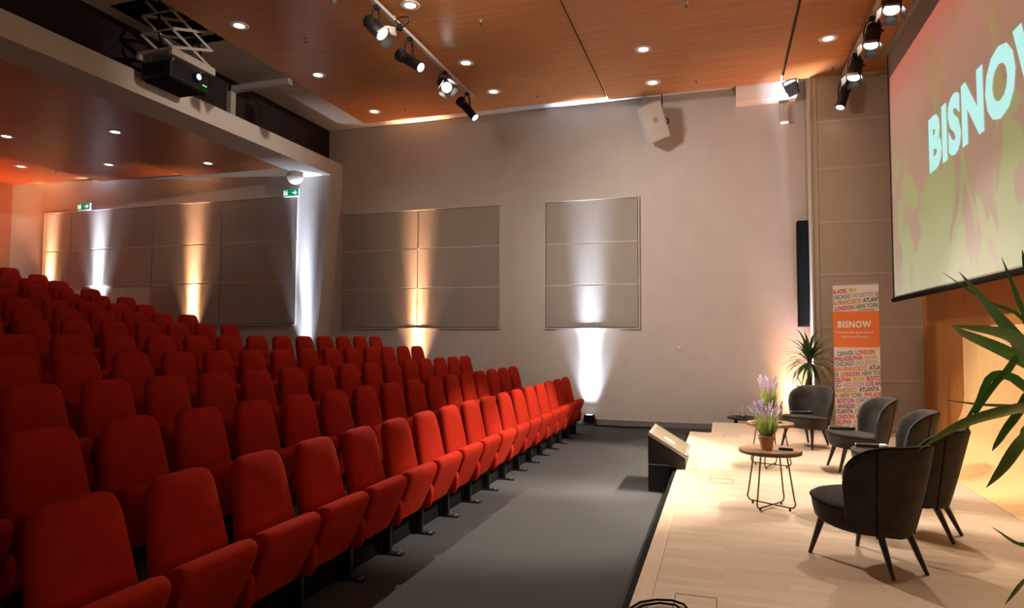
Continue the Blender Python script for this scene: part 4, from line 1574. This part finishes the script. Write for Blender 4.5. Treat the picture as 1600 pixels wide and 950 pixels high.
# ------------------------------------------------------------ monitor at the stage front
t = thing('stage_monitor', 'black floor box with a slanted monitor on top, standing before the stage edge', 'monitor', (0, 0, 0))
bm = B()
prism(bm, [(-0.775, 0.0), (-0.555, 0.0), (-0.555, 0.262), (-0.385, 0.262), (-0.385, 0.372), (-0.775, 0.602)], 'y', 7.25, 7.98)
obj('box_body', bm, M['black'], t)
bm = B()
box(bm, -0.776, -0.554, 7.246, 7.25, 0.285, 0.290)
obj('lid_seam', bm, M['greysteel'], t)
bm = B()
sl = math.atan2(0.23, 0.39)
q_ = Matrix.Translation((-0.58, 7.615, 0.487)) @ Matrix.Rotation(sl, 4, 'Y')
tmp = B()
box(tmp, -0.235, 0.235, -0.375, 0.375, 0.0, 0.028, 0.006)
merge(bm, tmp, 0, q_)
for a, b_, c_, d_ in ((-0.235, -0.205, -.375, .375), (0.205, 0.235, -.375, .375), (-.235, .235, -.375, -.36), (-.235, .235, .36, .375)):
    tmp = B()
    box(tmp, a, b_, c_, d_, 0.026, 0.034)
    merge(bm, tmp, 0, q_)
bz = obj('monitor_bezel', bm, M['steel'], t)
M['monpic'] = emat('monitor_picture', (0.30, 0.22, 0.12), 0.5)
M['monpic'].node_tree.nodes['Principled BSDF'].inputs['Base Color'].default_value = (0.13, 0.095, 0.05, 1)
M['monlogo'] = emat('monitor_disc', (0.35, 0.5, 0.85), 0.5)
bm = B()
tmp = B()
box(tmp, -0.2, 0.2, -0.355, 0.355, 0.026, 0.030)
merge(bm, tmp, 0, q_)
pic = obj('display', bm, M['monpic'], bz)
bm = B()
tmp = B()
lathe(tmp, [(0.07, 0.0), (0.07, 0.002)], 24, (0, -0.10, 0.0302))
merge(bm, tmp, 0, q_)
obj('round_logo', bm, M['monlogo'], pic)
bm = B()
tube(bm, [(-0.62, 7.24, 0.06), (-0.60, 7.15, 0.02), (-0.57, 7.05, 0.012), (-0.56, 6.9, 0.012)], 0.008, 6)
obj('power_cord', bm, M['matblack'], t, smooth=True)

# cable loops on the stage at the camera's feet
bm = B()
def fl(px_, py_):
    c = Vector(((px_ - 800) / 1020, (475 - py_) / 1020, 1))
    d = rx * c.x + up * c.y + fw * c.z
    return Vector((0, 0, 1.645)) + d * ((HS + 0.013 - 1.645) / d.z)
tube(bm, [fl(985, 950), fl(1000, 941), fl(1025, 937), fl(1050, 938), fl(1068, 944), fl(1078, 955), fl(1082, 975)], 0.006, 6)
tube(bm, [fl(985, 957), fl(1005, 946), fl(1030, 942), fl(1055, 945), fl(1068, 955), fl(1072, 975)], 0.006, 6)
tag(obj('cable', bm, M['matblack'], smooth=True), 'black cables looped on the stage corner near the camera', 'cable')

# small floor hatches cut into the stage boards
for (x, y, s) in ((-0.02, 6.82, 'thin outline of a floor hatch near the front edge of the stage'), (0.10, 9.98, 'thin outline of a floor hatch near the far end of the stage'), (-0.15, 3.65, 'thin outline of a floor hatch by the looped cables')):
    bm = B()
    w, d, e = 0.11, 0.11, 0.0025
    box(bm, x - w, x + w, y - d, y - d + e * 2, HS, HS + 0.0015)
    box(bm, x - w, x + w, y + d - e * 2, y + d, HS, HS + 0.0015)
    box(bm, x - w, x - w + e * 2, y - d, y + d, HS, HS + 0.0015)
    box(bm, x + w - e * 2, x + w, y - d, y + d, HS, HS + 0.0015)
    tag(obj('floor_hatch', bm, M['tableedge']), s, 'hatch')
